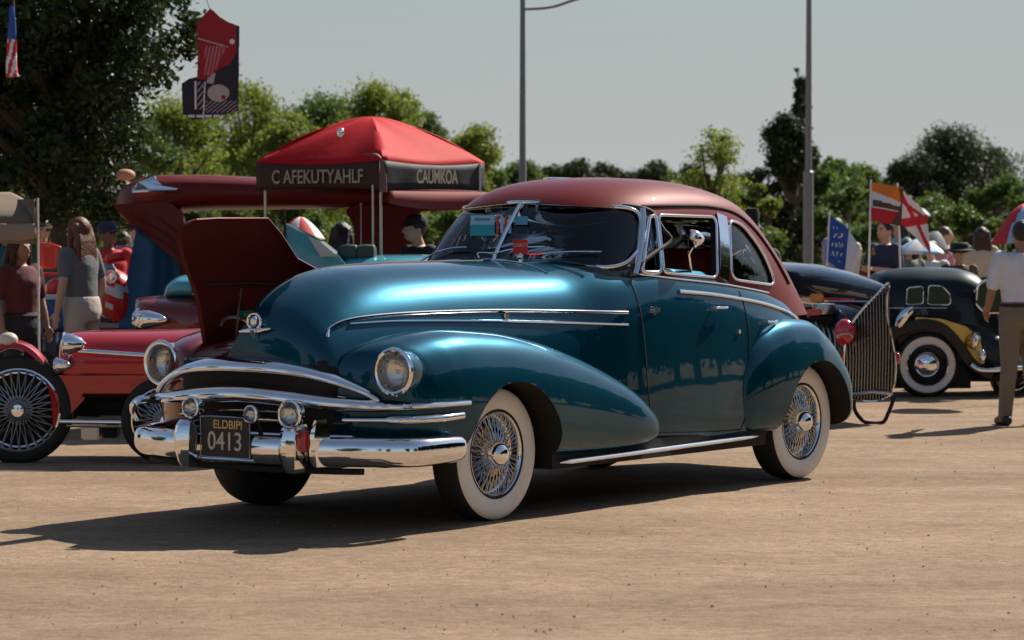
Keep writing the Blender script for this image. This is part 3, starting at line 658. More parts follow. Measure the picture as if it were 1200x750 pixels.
LEAF_L = leafmat('spring_leaf', (.11, .16, .026), .4, .5); LEAF_M = leafmat('mid_leaf', (.055, .10, .022), .35, .42); LEAF_D = leafmat('dark_leaf', (.022, .042, .012), .35, .22); LEAF_F = leafmat('far_leaf', (.035, .055, .022), .3, .2)
def leaves(name, cens, rad, count, size, m, parent, seed, flat=.7):
    g = np.random.default_rng(seed); cens = np.array(cens); rad = np.array(rad)
    w = rad**2; idx = g.choice(len(cens), count, p=w/w.sum())
    d = g.normal(size=(count, 3)); d /= np.linalg.norm(d, axis=1)[:, None]
    rr = g.random(count)**.45*(1+.25*g.normal(size=count)); P = cens[idx]+d*(rad[idx]*rr)[:, None]*np.array([1, 1, flat])
    nrm = g.normal(size=(count, 3))+np.array([0, 0, .6]); nrm /= np.linalg.norm(nrm, axis=1)[:, None]
    a = np.cross(nrm, g.normal(size=(count, 3))); a /= np.linalg.norm(a, axis=1)[:, None]; b = np.cross(nrm, a)
    s = (size*(.55+.9*g.random(count)))[:, None]
    V = np.stack([P-a*s*.5, P+b*s*.28+a*s*.05, P+a*s*.5, P-b*s*.28+a*s*.05], 1).reshape(-1, 3)
    me = bpy.data.meshes.new(name); me.vertices.add(count*4); me.vertices.foreach_set('co', V.ravel()); me.loops.add(count*4); me.polygons.add(count)
    me.loops.foreach_set('vertex_index', np.arange(count*4)); me.polygons.foreach_set('loop_start', np.arange(0, count*4, 4)); me.polygons.foreach_set('loop_total', np.full(count, 4))
    me.update(); me.materials.append(m); o = bpy.data.objects.new(name, me); COL.objects.link(o); o.parent = parent; return o
def tree(h, w, seed, m, count, size, loc, label, group=None, trunk=.3, name='tree', clumps=34, shape='round', z0=.22, cat='tree'):
    r = random.Random(seed); t = empty(name, loc, r.random()*6, label, cat, group)
    mb = MB(); top = h*.72; br = h*.022+.03
    P = [Vector((0, 0, -.05))]+[Vector((r.uniform(-.05, .05)*h*k/5, r.uniform(-.05, .05)*h*k/5, top*k/5)) for k in range(1, 6)]
    mb.add(tube(spline(P, 4), [br*(1.25-.95*i/20) for i in range(21)], 9))
    cen = []; rad = []
    for k in range(clumps):
        f = r.random(); a = r.random()*2*PI; z = h*(z0+(1-z0)*f)
        if shape == 'round': env = math.sin(PI*min(1, .12+.86*f))**.6
        elif shape == 'column': env = (1-.35*f)
        else: env = (1-f)**.5+.15
        lobe = .72+.28*math.sin(a*2+seed)+.2*math.sin(a*5+seed*2+z*1.5); q = w*.5*env*(.3+.7*r.random()**.5)*lobe; p = Vector((q*math.cos(a), q*math.sin(a), min(z, h*.97)*(1-.10*abs(math.sin(a*1.5+seed))))); cr = w*(.06+.12*r.random()**1.5)*(1 if shape != 'column' else 1.3)
        cen.append(tuple(p)); rad.append(cr)
        if k % 2 == 0:
            s = P[min(5, 1+int(4*f))]*1.0; s = Vector((s.x, s.y, min(s.z, p.z*.8))); mb.add(tube(spline([s, s.lerp(p, .5)+Vector((0, 0, -.04*h)), p], 3), [br*.42*(1-.8*i/6) for i in range(7)], 5))
    mb.build('trunk', BARK, t)
    leaves('crown', cen, rad, count, size, m, t, seed); return t
def copy_tree(o, loc, rz, s, label, group, sz=None):
    n = o.copy(); COL.objects.link(n); n.location = loc; n.rotation_euler = (0, 0, rz); n.scale = (s, s, sz or s); n['label'] = label; n['category'] = o['category']
    if group: n['group'] = group
    elif 'group' in n: del n['group']
    for ch in o.children: k = ch.copy(); COL.objects.link(k); k.parent = n
    return n
def gx_(px, Y): v = at(px, 300, Y); return Vector((v.x, Y, -.02))
def zt(py, Y): return at(600, py, Y).z
# the big dark tree overhanging the left
t = empty('shade_tree', gx_(70, 31), 0, 'large dark leafy tree filling the upper left corner', 'tree'); r = random.Random(3)
mb = MB(); mb.add(tube(spline([(0, 0, 0), (.1, 0, 1.4), (-.05, .1, 2.8), (.1, 0, 4.4)], 5), [.24-.012*i for i in range(16)], 12)); cen = []; rad = []
for k in range(230):
    px = r.uniform(-90, 236); py = r.uniform(-130, 262)
    if px > 150 and py > 92 and r.random() < .97: continue
    if px > 190 and py > 70: continue
    if px > 215 and r.random() < .4: continue
    if 150 < px and 120 < py and r.random() < .8: continue
    p = at(px, py, 31+r.uniform(-1.7, 1.9))-t.location; cen.append(tuple(p)); rad.append(r.uniform(.2, .42) if px < 185 else r.uniform(.10, .2))
    if k % 3 == 0: mb.add(tube(spline([Vector((0, 0, min(3.6, max(1.3, p.z*.7)))), p*.5+Vector((0, 0, 1.3)), p], 3), [.07*(1-.12*i) for i in range(7)], 6))
mb.build('trunk', BARK, t); leaves('crown', cen, rad, 85000, .08, LEAF_D, t, 5, .8)
G1 = 'sunlit trees behind the canopy'
specs = [(200, 66, 112, 190, LEAF_L, 'sunlit bushy tree between the dark tree and the hanging banner'), (292, 70, 92, 190, LEAF_L, 'yellow green tree standing right of the hanging banner'), (372, 75, 112, 170, LEAF_M, 'mid green tree right behind the red canopy peak'),
         (448, 70, 84, 165, LEAF_L, 'tallest sunlit tree rising above the red canopy'), (556, 80, 148, 110, LEAF_L, 'small light green tree between canopy and the left lamp pole'), (155, 62, 135, 150, LEAF_M, 'low tree behind the raised maroon nose'), (610, 95, 186, 90, LEAF_M, 'small round tree behind the left lamp pole foot'),
         (335, 64, 132, 130, LEAF_L, 'lower yellow green tree just left of the canopy roof'), (500, 84, 128, 80, LEAF_M, 'slim mid green tree above the right canopy slope')]
for i, (px, Y, py, wpx, m, lb) in enumerate(specs):
    tree(zt(py, Y), wpx/FPX*Y*1.05, 20+i, m, 34000, .085*Y/70, gx_(px, Y), lb, name='deciduous_tree', clumps=95, z0=.06)
base = None
for i, (px, Y, py) in enumerate([(180, 96, 140), (240, 98, 128), (318, 100, 122), (400, 97, 116), (480, 99, 124), (540, 103, 158), (120, 98, 150)]):
    h_ = zt(py, Y); lb = 'darker rear tree '+['behind the raised maroon nose', 'below the hanging banner', 'right of the hanging banner', 'directly above the canopy valance', 'above the right canopy slope', 'right of the red canopy', 'behind the large dark leafy tree'][i]
    if base is None: base = tree(h_, h_*.72, 71, LEAF_M, 30000, .13, gx_(px, Y), lb, 'second row of trees behind the canopy', name='deciduous_tree', clumps=110, z0=.04); h0 = h_
    else: copy_tree(base, gx_(px, Y), i*2.1, h_/h0, lb, 'second row of trees behind the canopy')
tree(zt(146, 62), 135/FPX*62, 41, LEAF_L, 8500, .075, gx_(835, 62), 'thin airy light green tree rising behind the sedan roof', name='young_tree', clumps=90, z0=.12)
tree(zt(212, 60), 60/FPX*60, 42, LEAF_L, 6000, .08, gx_(898, 60), 'bright low leafy tree beside the dark poplar', name='young_tree', clumps=24, z0=.05)
# dark poplar with its bare-looking tall spire
tree(zt(70, 85), .78, 43, LEAF_D, 20000, .11, gx_(938, 85), 'tall narrow dark poplar beside the right lamp pole', name='poplar_tree', clumps=230, shape='column', z0=.03)
tree(zt(130, 84), 2.3, 44, LEAF_D, 30000, .11, gx_(922, 84), 'dark broad tree at the foot of the narrow poplar', name='dark_tree', clumps=130, shape='cone', z0=.05)
for i, (px, Y, py, wpx, m, lb) in enumerate([(975, 100, 178, 95, LEAF_M, 'mid green tree right of the right lamp pole'), (1010, 110, 190, 80, LEAF_M, 'green tree behind the orange and white flag'), (1110, 118, 150, 165, LEAF_F, 'broad dark tree filling the sky behind the flags'), (1185, 120, 215, 70, LEAF_F, 'dark tree behind the man in the white shirt'), (1060, 116, 185, 90, LEAF_F, 'dark tree just left of the broad dark tree'), (1160, 122, 172, 80, LEAF_F, 'dark tree at the right flank of the broad one')]):
    tree(zt(py, Y), wpx/FPX*Y*1.05, 60+i, m, 26000 if wpx < 150 else 52000, .13, gx_(px, Y), lb, name='grove_tree', clumps=130, z0=.05)
base = None
for i, px in enumerate([640, 655, 676, 694, 712, 733, 752, 768, 790, 812, 850, 880, 1215]):
    Y = 165; lb = 'distant tree in the low tree line above the sedan roof'
    if base is None: base = tree(5.0, 3.2, 80, LEAF_F, 12000, .2, gx_(px, Y), lb, 'distant tree line', name='distant_tree', clumps=40, z0=.05)
    else: copy_tree(base, gx_(px, Y+i), i*1.3, .92+.20*((i*7) % 5)/5, lb, 'distant tree line')
# undergrowth between the trunks
base = None; k = 0
for row, Y in enumerate((56, 90)):
    for px in range(-40, 1260, 62 if row == 0 else 54):
        hh = 1.9 if row == 0 else 2.9
        if 600 < px < 900 and row == 0: hh = 1.5
        lb = 'leafy bush in the hedge behind the crowd'
        if base is None: base = tree(1.9, 1.7, 91, LEAF_M, 8000, .085, gx_(px, Y), lb, 'hedge bushes behind the crowd', name='bush', clumps=30, z0=.02, cat='bush')
        else: copy_tree(base, gx_(px+(k*37) % 25, Y+(k*13) % 5), k*1.7, hh/1.9*(.85+.3*((k*5) % 7)/7), lb, 'hedge bushes behind the crowd')
        k += 1
# trees standing round the ground outside the frame: they mirror in the paint
base = tree(8.5, 7.5, 99, LEAF_D, 22000, .32, (30, 26, 0), 'large tree at the edge of the showground outside the view', 'trees round the showground', name='edge_tree', clumps=50, z0=.1)
for i, (x, y, s) in enumerate([(34, 17, 1.5), (31, 9, 1.4), (30, 0, 1.3), (31, 25, 1.3), (40, 36, 1.3), (33, 13, 1.4), (36, 21, 1.5), (35, 30, 1.3), (29, 4, 1.4), (26, -5, 1.3), (22, -12, 1), (10, -20, 1.1), (-2, -22, 1), (-14, -18, 1.05), (-26, -8, 1), (-32, 4, .9), (-34, 15, 1), (-30, 27, .9)]):
    copy_tree(base, (x, y, 0), i*1.1, s, 'large tree at the edge of the showground outside the view', 'trees round the showground')
# ================================================================ lamp poles
POLE = mat('galvanised_pole', (.20, .21, .21), .55, .5, var=.15, vscale=3)
def pole(px, Y, w0, w1, top, label):
    b = gx_(px, Y); k = Y/FPX
    t = empty('lamp_pole', b, 0, label, 'lamp pole', 'lamp poles')
    one('shaft', tube([(0, 0, 0), (0, 0, 2.4), (0, 0, 2.42), (0, 0, top)], [w0*k/2, w0*k/2, w1*k/2, w1*k/2*.7], 14), POLE, t)
    one('base_flange', lathe([(.0, .04), (.2, .04), (.2, .0), (0, 0)], 'z', 16), POLE, t)
    one('lamp_arm', tube(spline([(0, 0, zt(9, Y)), (.25, 0, zt(8, Y)), (.45, 0, zt(5, Y)), (.75, -.1, zt(-3, Y)), (1.4, -.2, zt(-14, Y))], 5), .018, 8), POLE, t)
    one('lamp_head', box((1.6, -.2, zt(-15, Y)), (.5, .18, .08), .03), POLE, t); return t
pole(612.5, 38, 9, 8, zt(-60, 38), 'grey lamp pole with thin curved arm behind the sedan windscreen')
t = pole(947, 44, 12, 8, zt(-80, 44), 'grey lamp pole in front of the dark poplar')
for o in list(t.children):
    if o.name.startswith('lamp_arm') or o.name.startswith('lamp_head'): o.location.z += 1.2
# ================================================================ people
def remesh(o, vs, smooth=3):
    md = o.modifiers.new('r', 'REMESH'); md.mode = 'VOXEL'; md.voxel_size = vs; md.use_smooth_shade = True
    m2 = o.modifiers.new('s', 'SMOOTH'); m2.factor = .5; m2.iterations = smooth
    dg = C.evaluated_depsgraph_get(); dg.update(); me = bpy.data.meshes.new_from_object(o.evaluated_get(dg)); o.modifiers.clear()
    old = o.data; mats = [m for m in old.materials]; nm = old.name; o.data = me; bpy.data.meshes.remove(old); me.name = nm
    me.materials.clear(); [me.materials.append(m) for m in mats]; me.polygons.foreach_set('use_smooth', [True]*len(me.polygons)); me.polygons.foreach_set('material_index', [0]*len(me.polygons)); return o
def limb(mb, pts, rad, n=12, flat=1.0):
    for p, r in zip(pts, rad): mb.add(ball(p, r, 12, 8))
    P = spline(pts, 4); R_ = [np.interp(i/4, range(len(rad)), rad) for i in range(len(P))]; mb.add(tube(P, [float(x) for x in R_], n, False, flat))
def skin(c): return mat('skin', c, .55, var=.08, vscale=20)
SK = [skin((.50, .30, .21)), skin((.30, .16, .10)), skin((.16, .085, .055)), skin((.60, .38, .28))]
CL = {}
def cloth(name, col):
    if name not in CL: CL[name] = mat(name, col, .85, bump=1.0, bscale=11, var=.22, vscale=7)
    return CL[name]
EYE = mat('eye_dark', (.02, .015, .012), .3); LIP = mat('lip', (.32, .12, .10), .5)
def person(loc, rz, label, H=1.62, sk=0, shirt=('grey_cotton', (.2, .2, .2)), pants=('khaki_cotton', (.25, .19, .12)), hair=(.02, .015, .012), hairlen=.0, cap=None, brim=True, hat=None,
           arms=None, sleeve=.55, shorts=False, lean=0, seated=False, turn=0, female=False, shoes=(.03, .025, .02), vest=None, group=None, voxel=.011):
    s = H/1.62; t = empty('person', loc, rz, label, 'person', group); V3 = lambda *a: Vector(a)*s
    sw = .165 if female else .185
    def up(p):                                    # lean the trunk forward (towards -y)
        q = Vector(p); q.y -= lean*max(0, q.z-.86*s)/.5; return q
    A = {'l': ((-.24, .02, 1.10), (-.25, -.05, .86)), 'r': ((.24, .02, 1.10), (.25, -.05, .86))}
    if arms: A.update(arms)
    hip = .86
    if seated: legs = {k: ((sx*.10, 0, .50), (sx*.12, -.42, .50), (sx*.12, -.46, .10)) for k, sx in (('l', -1), ('r', 1))}; dz = -.36
    else: legs = {'l': ((-.09, 0, .86), (-.10, -.03, .47), (-.115, .03, .085)), 'r': ((.09, 0, .86), (.10, .0, .47), (.12, -.03, .085))}; dz = 0
    def T(p): return up(V3(p[0], p[1], p[2]))+Vector((0, 0, dz*s))
    mb = MB()
    torso = [((0, 0, .86), .125), ((0, -.005, .98), .115), ((0, -.01, 1.12), .125), ((0, -.005, 1.25), .135), ((0, 0, 1.33), .10)]
    def trunk(m, inf=0):
        rr = []
        for (x, y, z), w, d in [((0, 0, .80), .12, .10), ((0, 0, .86), .165 if female else .155, .115), ((0, 0, .98), .135 if female else .145, .10), ((0, -.01, 1.12), .155, .11), ((0, -.01, 1.24), .172, .115), ((0, 0, 1.32), .165, .09), ((0, 0, 1.375), .09, .06)]:
            rr.append([T((x+(w+inf)*math.cos(q), y+(d+inf)*math.sin(q), z)) for q in [2*PI*k/20 for k in range(20)]])
        m.add(loft(rr))
        for sx in (-1, 1): m.add(ball(T((sx*(sw-.01), 0, 1.325)), (.055+inf)*s))
    trunk(mb)
    limb(mb, [T((0, .01, 1.36)), T((0, 0, 1.44))], [.055*s, .048*s])
    hc = T((0, -.01, 1.515)); Rz = Matrix.Rotation(turn, 3, 'Z')
    hd = MB(); hd.add(ball(V3(0, .012, .01), tuple(x*s for x in (.072, .088, .098)), 20, 14)); hd.add(ball(V3(0, -.022, -.045), tuple(x*s for x in (.052, .058, .060)), 16, 10))
    limb(hd, [V3(0, -.082, .012), V3(0, -.102, -.022)], [.008*s, .014*s], 8)
    for sx in (-1, 1): hd.add(ball(V3(sx*.073, .012, -.005), tuple(x*s for x in (.012, .02, .03)), 8, 6)); hd.add(ball(V3(sx*.03, -.068, .022), .016*s, 8, 6))
    limb(hd, [V3(-.02, -.078, -.058), V3(.02, -.078, -.058)], [.008*s, .008*s], 8)
    mb.add((hd.v, hd.f), 0, Matrix.Translation(hc) @ Rz.to_4x4())
    armpts = {}
    for k, sx in (('l', -1), ('r', 1)):
        sh = T((sx*sw, 0, 1.325)); e = T(A[k][0]); w = T(A[k][1]); armpts[k] = (sh, e, w)
        limb(mb, [sh, sh.lerp(e, .5), e, e.lerp(w, .45), w], [x*s for x in (.05, .046, .037, .035, .024)])
        d = (w-e).normalized(); side = d.cross(Vector((0, 1, 0))); side = side.normalized() if side.length > .2 else Vector((1, 0, 0)); fw = d.cross(side).normalized()
        palm = w+d*.055*s; limb(mb, [w+d*.01, palm+fw*.012*s, palm-fw*.012*s], [.024*s, .026*s, .026*s])
        for j in range(4):
            b = palm+fw*(.027-.018*j)*s+d*.02*s; ln = (.062, .070, .066, .052)[j]*s
            limb(mb, [b, b+d*ln*.55+side*sx*-.004, b+d*ln*.95-side*sx*.018*s], [.0095*s, .0088*s, .0078*s], 6)
        b = w+d*.02*s+fw*.022*s; limb(mb, [b, b+(d*.5+fw*.8)*.035*s, b+(d*1.1+fw*.7)*.05*s], [.011*s, .010*s, .009*s], 6)
    for k in ('l', 'r'):
        h, kn, an = [V3(*p)+(Vector((0, 0, 0)) if seated else Vector((0, 0, 0))) for p in legs[k]]
        limb(mb, [h, h.lerp(kn, .5), kn, kn.lerp(an, .35), an], [x*s for x in (.088, .075, .055, .054, .036)])
        limb(mb, [an+V3(0, .03, -.04), an+V3(0, -.12, -.055)], [.035*s, .028*s])
    b = mb.build('body', [SK[sk], EYE, LIP], t, angle=180); remesh(b, voxel)
    b.name = 'body'
    ic = Rz.inverted()
    for p in b.data.polygons:
        q = ic @ (p.center-hc)
        if q.y < -.05*s:
            if min((q-V3(x, -.08, .022)).length for x in (-.03, .03)) < .011*s: p.material_index = 1
            elif abs(q.x) < .022*s and abs(q.z+.058*s) < .007*s: p.material_index = 2
    # shirt
    mb = MB(); trunk(mb, .016)
    for k in ('l', 'r'):
        sh, e, w = armpts[k]; ed = sh.lerp(e, sleeve/.6) if sleeve < .6 else e.lerp(w, (sleeve-.6)/.4)
        pts = [sh, sh.lerp(e, .5), ed] if sleeve < .6 else [sh, sh.lerp(e, .5), e, ed]
        limb(mb, pts, [x*s for x in (.066, .062, .057, .042)[:len(pts)]])
    sb = mb.build('shirt', cloth(*shirt), t, angle=180); remesh(sb, .014)
    # trousers or shorts
    mb = MB(); rr = []
    for z, w, d in [(.78, .15, .125), (.86, .186, .142), (.94, .178, .134), (.985, .168, .125)]:
        rr.append([T((w*math.cos(q), d*math.sin(q), z)) for q in [2*PI*k/20 for k in range(20)]])
    mb.add(loft(rr))
    for k in ('l', 'r'):
        h, kn, an = [V3(*p) for p in legs[k]]
        if shorts: limb(mb, [h, h.lerp(kn, .5), h.lerp(kn, .72)], [.10*s, .088*s, .085*s])
        else: limb(mb, [h, h.lerp(kn, .5), kn, kn.lerp(an, .5), an+V3(0, 0, -.02)], [x*s for x in (.10, .088, .07, .064, .056)])
    pb = mb.build('shorts' if shorts else 'trousers', cloth(*pants), t, angle=180); remesh(pb, .014)
    if not shorts and not seated: one('belt', tube([T((.165*math.cos(q), .125*math.sin(q), .955)) for q in np.linspace(0, 2*PI, 25)[:-1]], .016*s, 6, True), cloth('belt_leather', (.03, .02, .015)), t, angle=180)
    for k in ('l', 'r'):
        an = V3(*legs[k][2]); mb = MB(); limb(mb, [an+V3(0, .035, -.045), an+V3(0, -.05, -.045), an+V3(0, -.14, -.058)], [.046*s, .042*s, .034*s]); o = mb.build('shoe', mat('shoe_leather', shoes, .5), t, angle=180); remesh(o, .012)
    # hair
    HM = mat('hair', hair, .45, bump=.8, bscale=90, var=.3, vscale=30)
    mb = MB(); hr = MB(); hr.add(ball(V3(0, .028, .028), tuple(x*s for x in (.084, .092, .096)), 20, 12)); 
    if hairlen:
        L_ = hairlen
        for x in np.linspace(-.07, .07, 7): limb(hr, [V3(x, .05, .04), V3(x*1.15, .085, -.08), V3(x*1.3, .09, -.08-L_*.5), V3(x*1.1+.008*math.sin(x*90), .08, -.08-L_)], [.035*s, .036*s, .034*s, .014*s], 8)
        for sx in (-1, 1): limb(hr, [V3(sx*.06, -.01, .06), V3(sx*.085, .0, -.03), V3(sx*.095, .02, -.08-L_*.5), V3(sx*.08, -.0, -.08-L_*.85)], [.025*s, .026*s, .026*s, .010*s], 8)
    mb.add((hr.v, hr.f), 0, Matrix.Translation(hc) @ Rz.to_4x4()); hb = mb.build('hair', HM, t, angle=180); remesh(hb, .010, 2)
    if cap:
        mb = MB(); cp = MB(); rr = []
        for z, k in ((.035, 1.0), (.06, .99), (.09, .90), (.115, .68), (.128, .35)): rr.append([V3(.094*k*math.cos(q), .022+.104*k*math.sin(q), z) for q in np.linspace(0, 2*PI, 25)[:-1]])
        cp.add(loft(rr))
        if brim:
            rr = [[V3(.075*math.cos(q)*f, -.06-.10*f*max(0, -math.sin(q)) if 0 else -.055-(.085*f)*abs(math.sin(q)), .045-.012*f+e) for q in np.linspace(0, PI, 13)] for f, e in ((.3, .006), (1, 0), (1, -.006), (.3, -.002))]
            cp.add(loft(rr, False, False))
        mb.add((cp.v, cp.f), 0, Matrix.Translation(hc) @ Rz.to_4x4()); mb.build('cap', cloth(*cap), t, angle=60)
    if hat:
        w, h = hat; mb = MB(); mb.add(lathe([(0, h), (w*.40, h*.98), (w*.50, h*.85), (w*.46, .35*h), (w*.5, .10), (w*.82, .085), (w*.84, .072), (w*.5, .07), (0, .07)], 'z', 32, hc+Vector((0, 0, -.04)))); mb.build('hat', cloth('black_felt', (.012, .012, .013)), t, angle=50)
    return t
def gy(px, Y): v = at(px, 300, Y); return (v.x, Y, 0)
K = 1.0
person(gy(1197, 23), PI+.25, 'man in white shirt and khaki trousers seen from behind', H=1.615, sk=1, shirt=('white_cotton', (.62, .63, .68)), pants=('khaki_cotton', (.20, .155, .11)), arms={'l': ((-.25, .02, 1.09), (-.27, -.10, .88)), 'r': ((.24, -.02, 1.09), (.21, -.18, .92))}, sleeve=.52, voxel=.009)
person(gy(96, 24), -PI*.68, 'woman with long auburn hair in a grey tee shirt', H=1.64, sk=0, shirt=('grey_cotton', (.12, .125, .13)), pants=('pale_cotton', (.42, .36, .32)), hair=(.12, .035, .012), hairlen=.38, female=True, shorts=True, sleeve=.42, lean=.03, voxel=.009)
person(gy(24, 22.5), .9, 'dark haired woman standing in the shade of the beige canopy', H=1.50, sk=1, shirt=('shaded_red_blouse', (.09, .02, .02)), pants=('black_cotton', (.02, .02, .025)), hairlen=.26, hair=(.035, .015, .01), female=True, sleeve=.5)  # red of the blouse darkened to stand in for the canopy's shade
person(gy(127, 27), .5, 'person in red shirt and navy cap looking down', H=1.60, sk=2, shirt=('red_cotton', (.55, .03, .04)), pants=('navy_cotton', (.02, .03, .07)), cap=('navy_cap', (.02, .03, .06)), turn=.3, sleeve=.5)
person(gy(162, 28), .2, 'dark capped person in a red and white shirt by the blue cover', H=1.62, sk=3, shirt=('pinkish_cotton', (.5, .2, .22)), pants=('black_cotton', (.02, .02, .025)), cap=('black_cap', (.015, .015, .018)), sleeve=.5)
person(gy(50, 30), -.3, 'person in a white cap far behind the red chair', H=1.62, sk=3, shirt=('green_cotton', (.05, .09, .05)), pants=('navy_cotton', (.02, .03, .07)), cap=('white_cap', (.7, .7, .68)), sleeve=.9)
person(gy(1037, 30), -.9, 'woman in navy top with pale blue shoulder stripe under the orange flag', H=1.63, sk=0, shirt=('navy_cotton', (.015, .028, .06)), pants=('navy_cotton', (.02, .03, .07)), hair=(.015, .01, .01), female=True, arms={'l': ((-.22, -.05, 1.10), (-.02, -.26, 1.12)), 'r': ((.23, -.02, 1.09), (.10, -.27, 1.13))}, sleeve=.42)
person(gy(1064, 31.5), .3, 'person in grey green shirt below the blue and white umbrella', H=1.42, sk=0, shirt=('sage_cotton', (.16, .2, .16)), pants=('black_cotton', (.02, .02, .025)), hair=(.02, .012, .01), female=True, hairlen=.12)
person(gy(1091, 32), -.5, 'person in white shirt right of the blue and white umbrella', H=1.40, sk=3, shirt=('white_cotton', (.62, .63, .68)), pants=('black_cotton', (.02, .02, .025)), hair=(.10, .06, .03))
person(gy(1124, 31), .1, 'person under a wide black hat behind the dark green coupe', H=1.36, sk=0, shirt=('brown_cotton', (.12, .08, .06)), pants=('black_cotton', (.02, .02, .025)), hat=(.21, .17))
person(gy(881, 25), .1, 'person in a tall black hat behind the sedan roof', H=1.62, sk=1, shirt=('black_cotton', (.02, .02, .025)), pants=('black_cotton', (.02, .02, .025)), hat=(.125, .26))
person(gy(402, 27), 2.6, 'person with bushy black hair beyond the light blue car', H=1.60, sk=0, shirt=('black_cotton', (.02, .02, .025)), pants=('black_cotton', (.02, .02, .025)), hair=(.006, .006, .006), hairlen=.10, female=True)
person(gy(505, 24.5), -1.0, 'person in black cap and dark jacket reaching left beside the windscreen', H=1.66, sk=0, shirt=('dark_jacket', (.015, .018, .025)), pants=('black_cotton', (.02, .02, .025)), cap=('black_cap', (.015, .015, .018)), arms={'l': ((-.22, -.12, 1.12), (-.16, -.42, 1.14)), 'r': ((.2, -.15, 1.12), (.10, -.42, 1.16))}, sleeve=.8, lean=.12)
person(gy(1003, 30), .4, 'person crouching under the blue flag with both arms raised', H=1.40, sk=1, shirt=('rust_cotton', (.20, .07, .03)), pants=('navy_cotton', (.02, .03, .07)), hair=(.015, .01, .01), arms={'l': ((-.30, -.05, 1.30), (-.16, -.08, 1.50)), 'r': ((.28, -.05, 1.28), (.2, -.1, 1.45))}, sleeve=.4)
q = HO+Matrix.Rotation(HR, 3, 'Z') @ c(2.16, -.33, .44); person(tuple(q), HR-PI/2, 'driver sitting behind the sedan windscreen', H=1.62, sk=0, shirt=('black_cotton', (.02, .02, .025)), pants=('black_cotton', (.02, .02, .025)), seated=True, arms={'l': ((-.24, -.12, 1.12), (-.12, -.34, 1.14)), 'r': ((.24, -.12, 1.12), (.12, -.34, 1.14))}, sleeve=.9)

crowd = [(8, 34, 'teal_shirt', (.02, .12, .14), 'person in a teal shirt far behind the tan canopy', 0), (72, 36, 'orange_shirt', (.5, .14, .03), 'person in an orange shirt between red chair and auburn haired woman', 1), (143, 33, 'white_shirt2', (.6, .6, .58), 'person in a white shirt between the red and the pinkish shirted ones', 3),
         (186, 37, 'yellow_shirt', (.5, .36, .06), 'person in a yellow shirt beyond the blue sheet', 0), (432, 35, 'brick_shirt', (.3, .05, .04), 'person in a brick red shirt between the canopy posts', 1), (468, 37, 'slate_shirt', (.10, .12, .16), 'person in a slate shirt right of the canopy posts', 2),
         (1052, 38, 'mint_shirt', (.25, .4, .33), 'person in a mint shirt beneath the crossed flag', 0), (1108, 37, 'pink_shirt', (.5, .25, .28), 'person in a pink shirt left of the wide black hat', 3), (1150, 36, 'cream_shirt', (.5, .45, .34), 'person in a cream shirt left of the man in white', 1), (978, 36, 'lilac_shirt', (.3, .25, .42), 'person in a lilac shirt behind the blue flag', 0)]
for i, (px, Y_, nm, col_, lb, sk_) in enumerate(crowd):
    person(gy(px, Y_), (i*1.9) % 6, lb, H=1.58+.08*math.sin(i*2.3), sk=sk_, shirt=(nm, col_), pants=('navy_cotton', (.02, .03, .07)), hair=[(.02, .015, .01), (.10, .05, .02), (.04, .022, .012)][i % 3], female=i % 2 == 0, hairlen=.14 if i % 2 == 0 else 0, cap=('red_cap', (.4, .02, .02)) if i == 3 else None, sleeve=.5, voxel=.016)
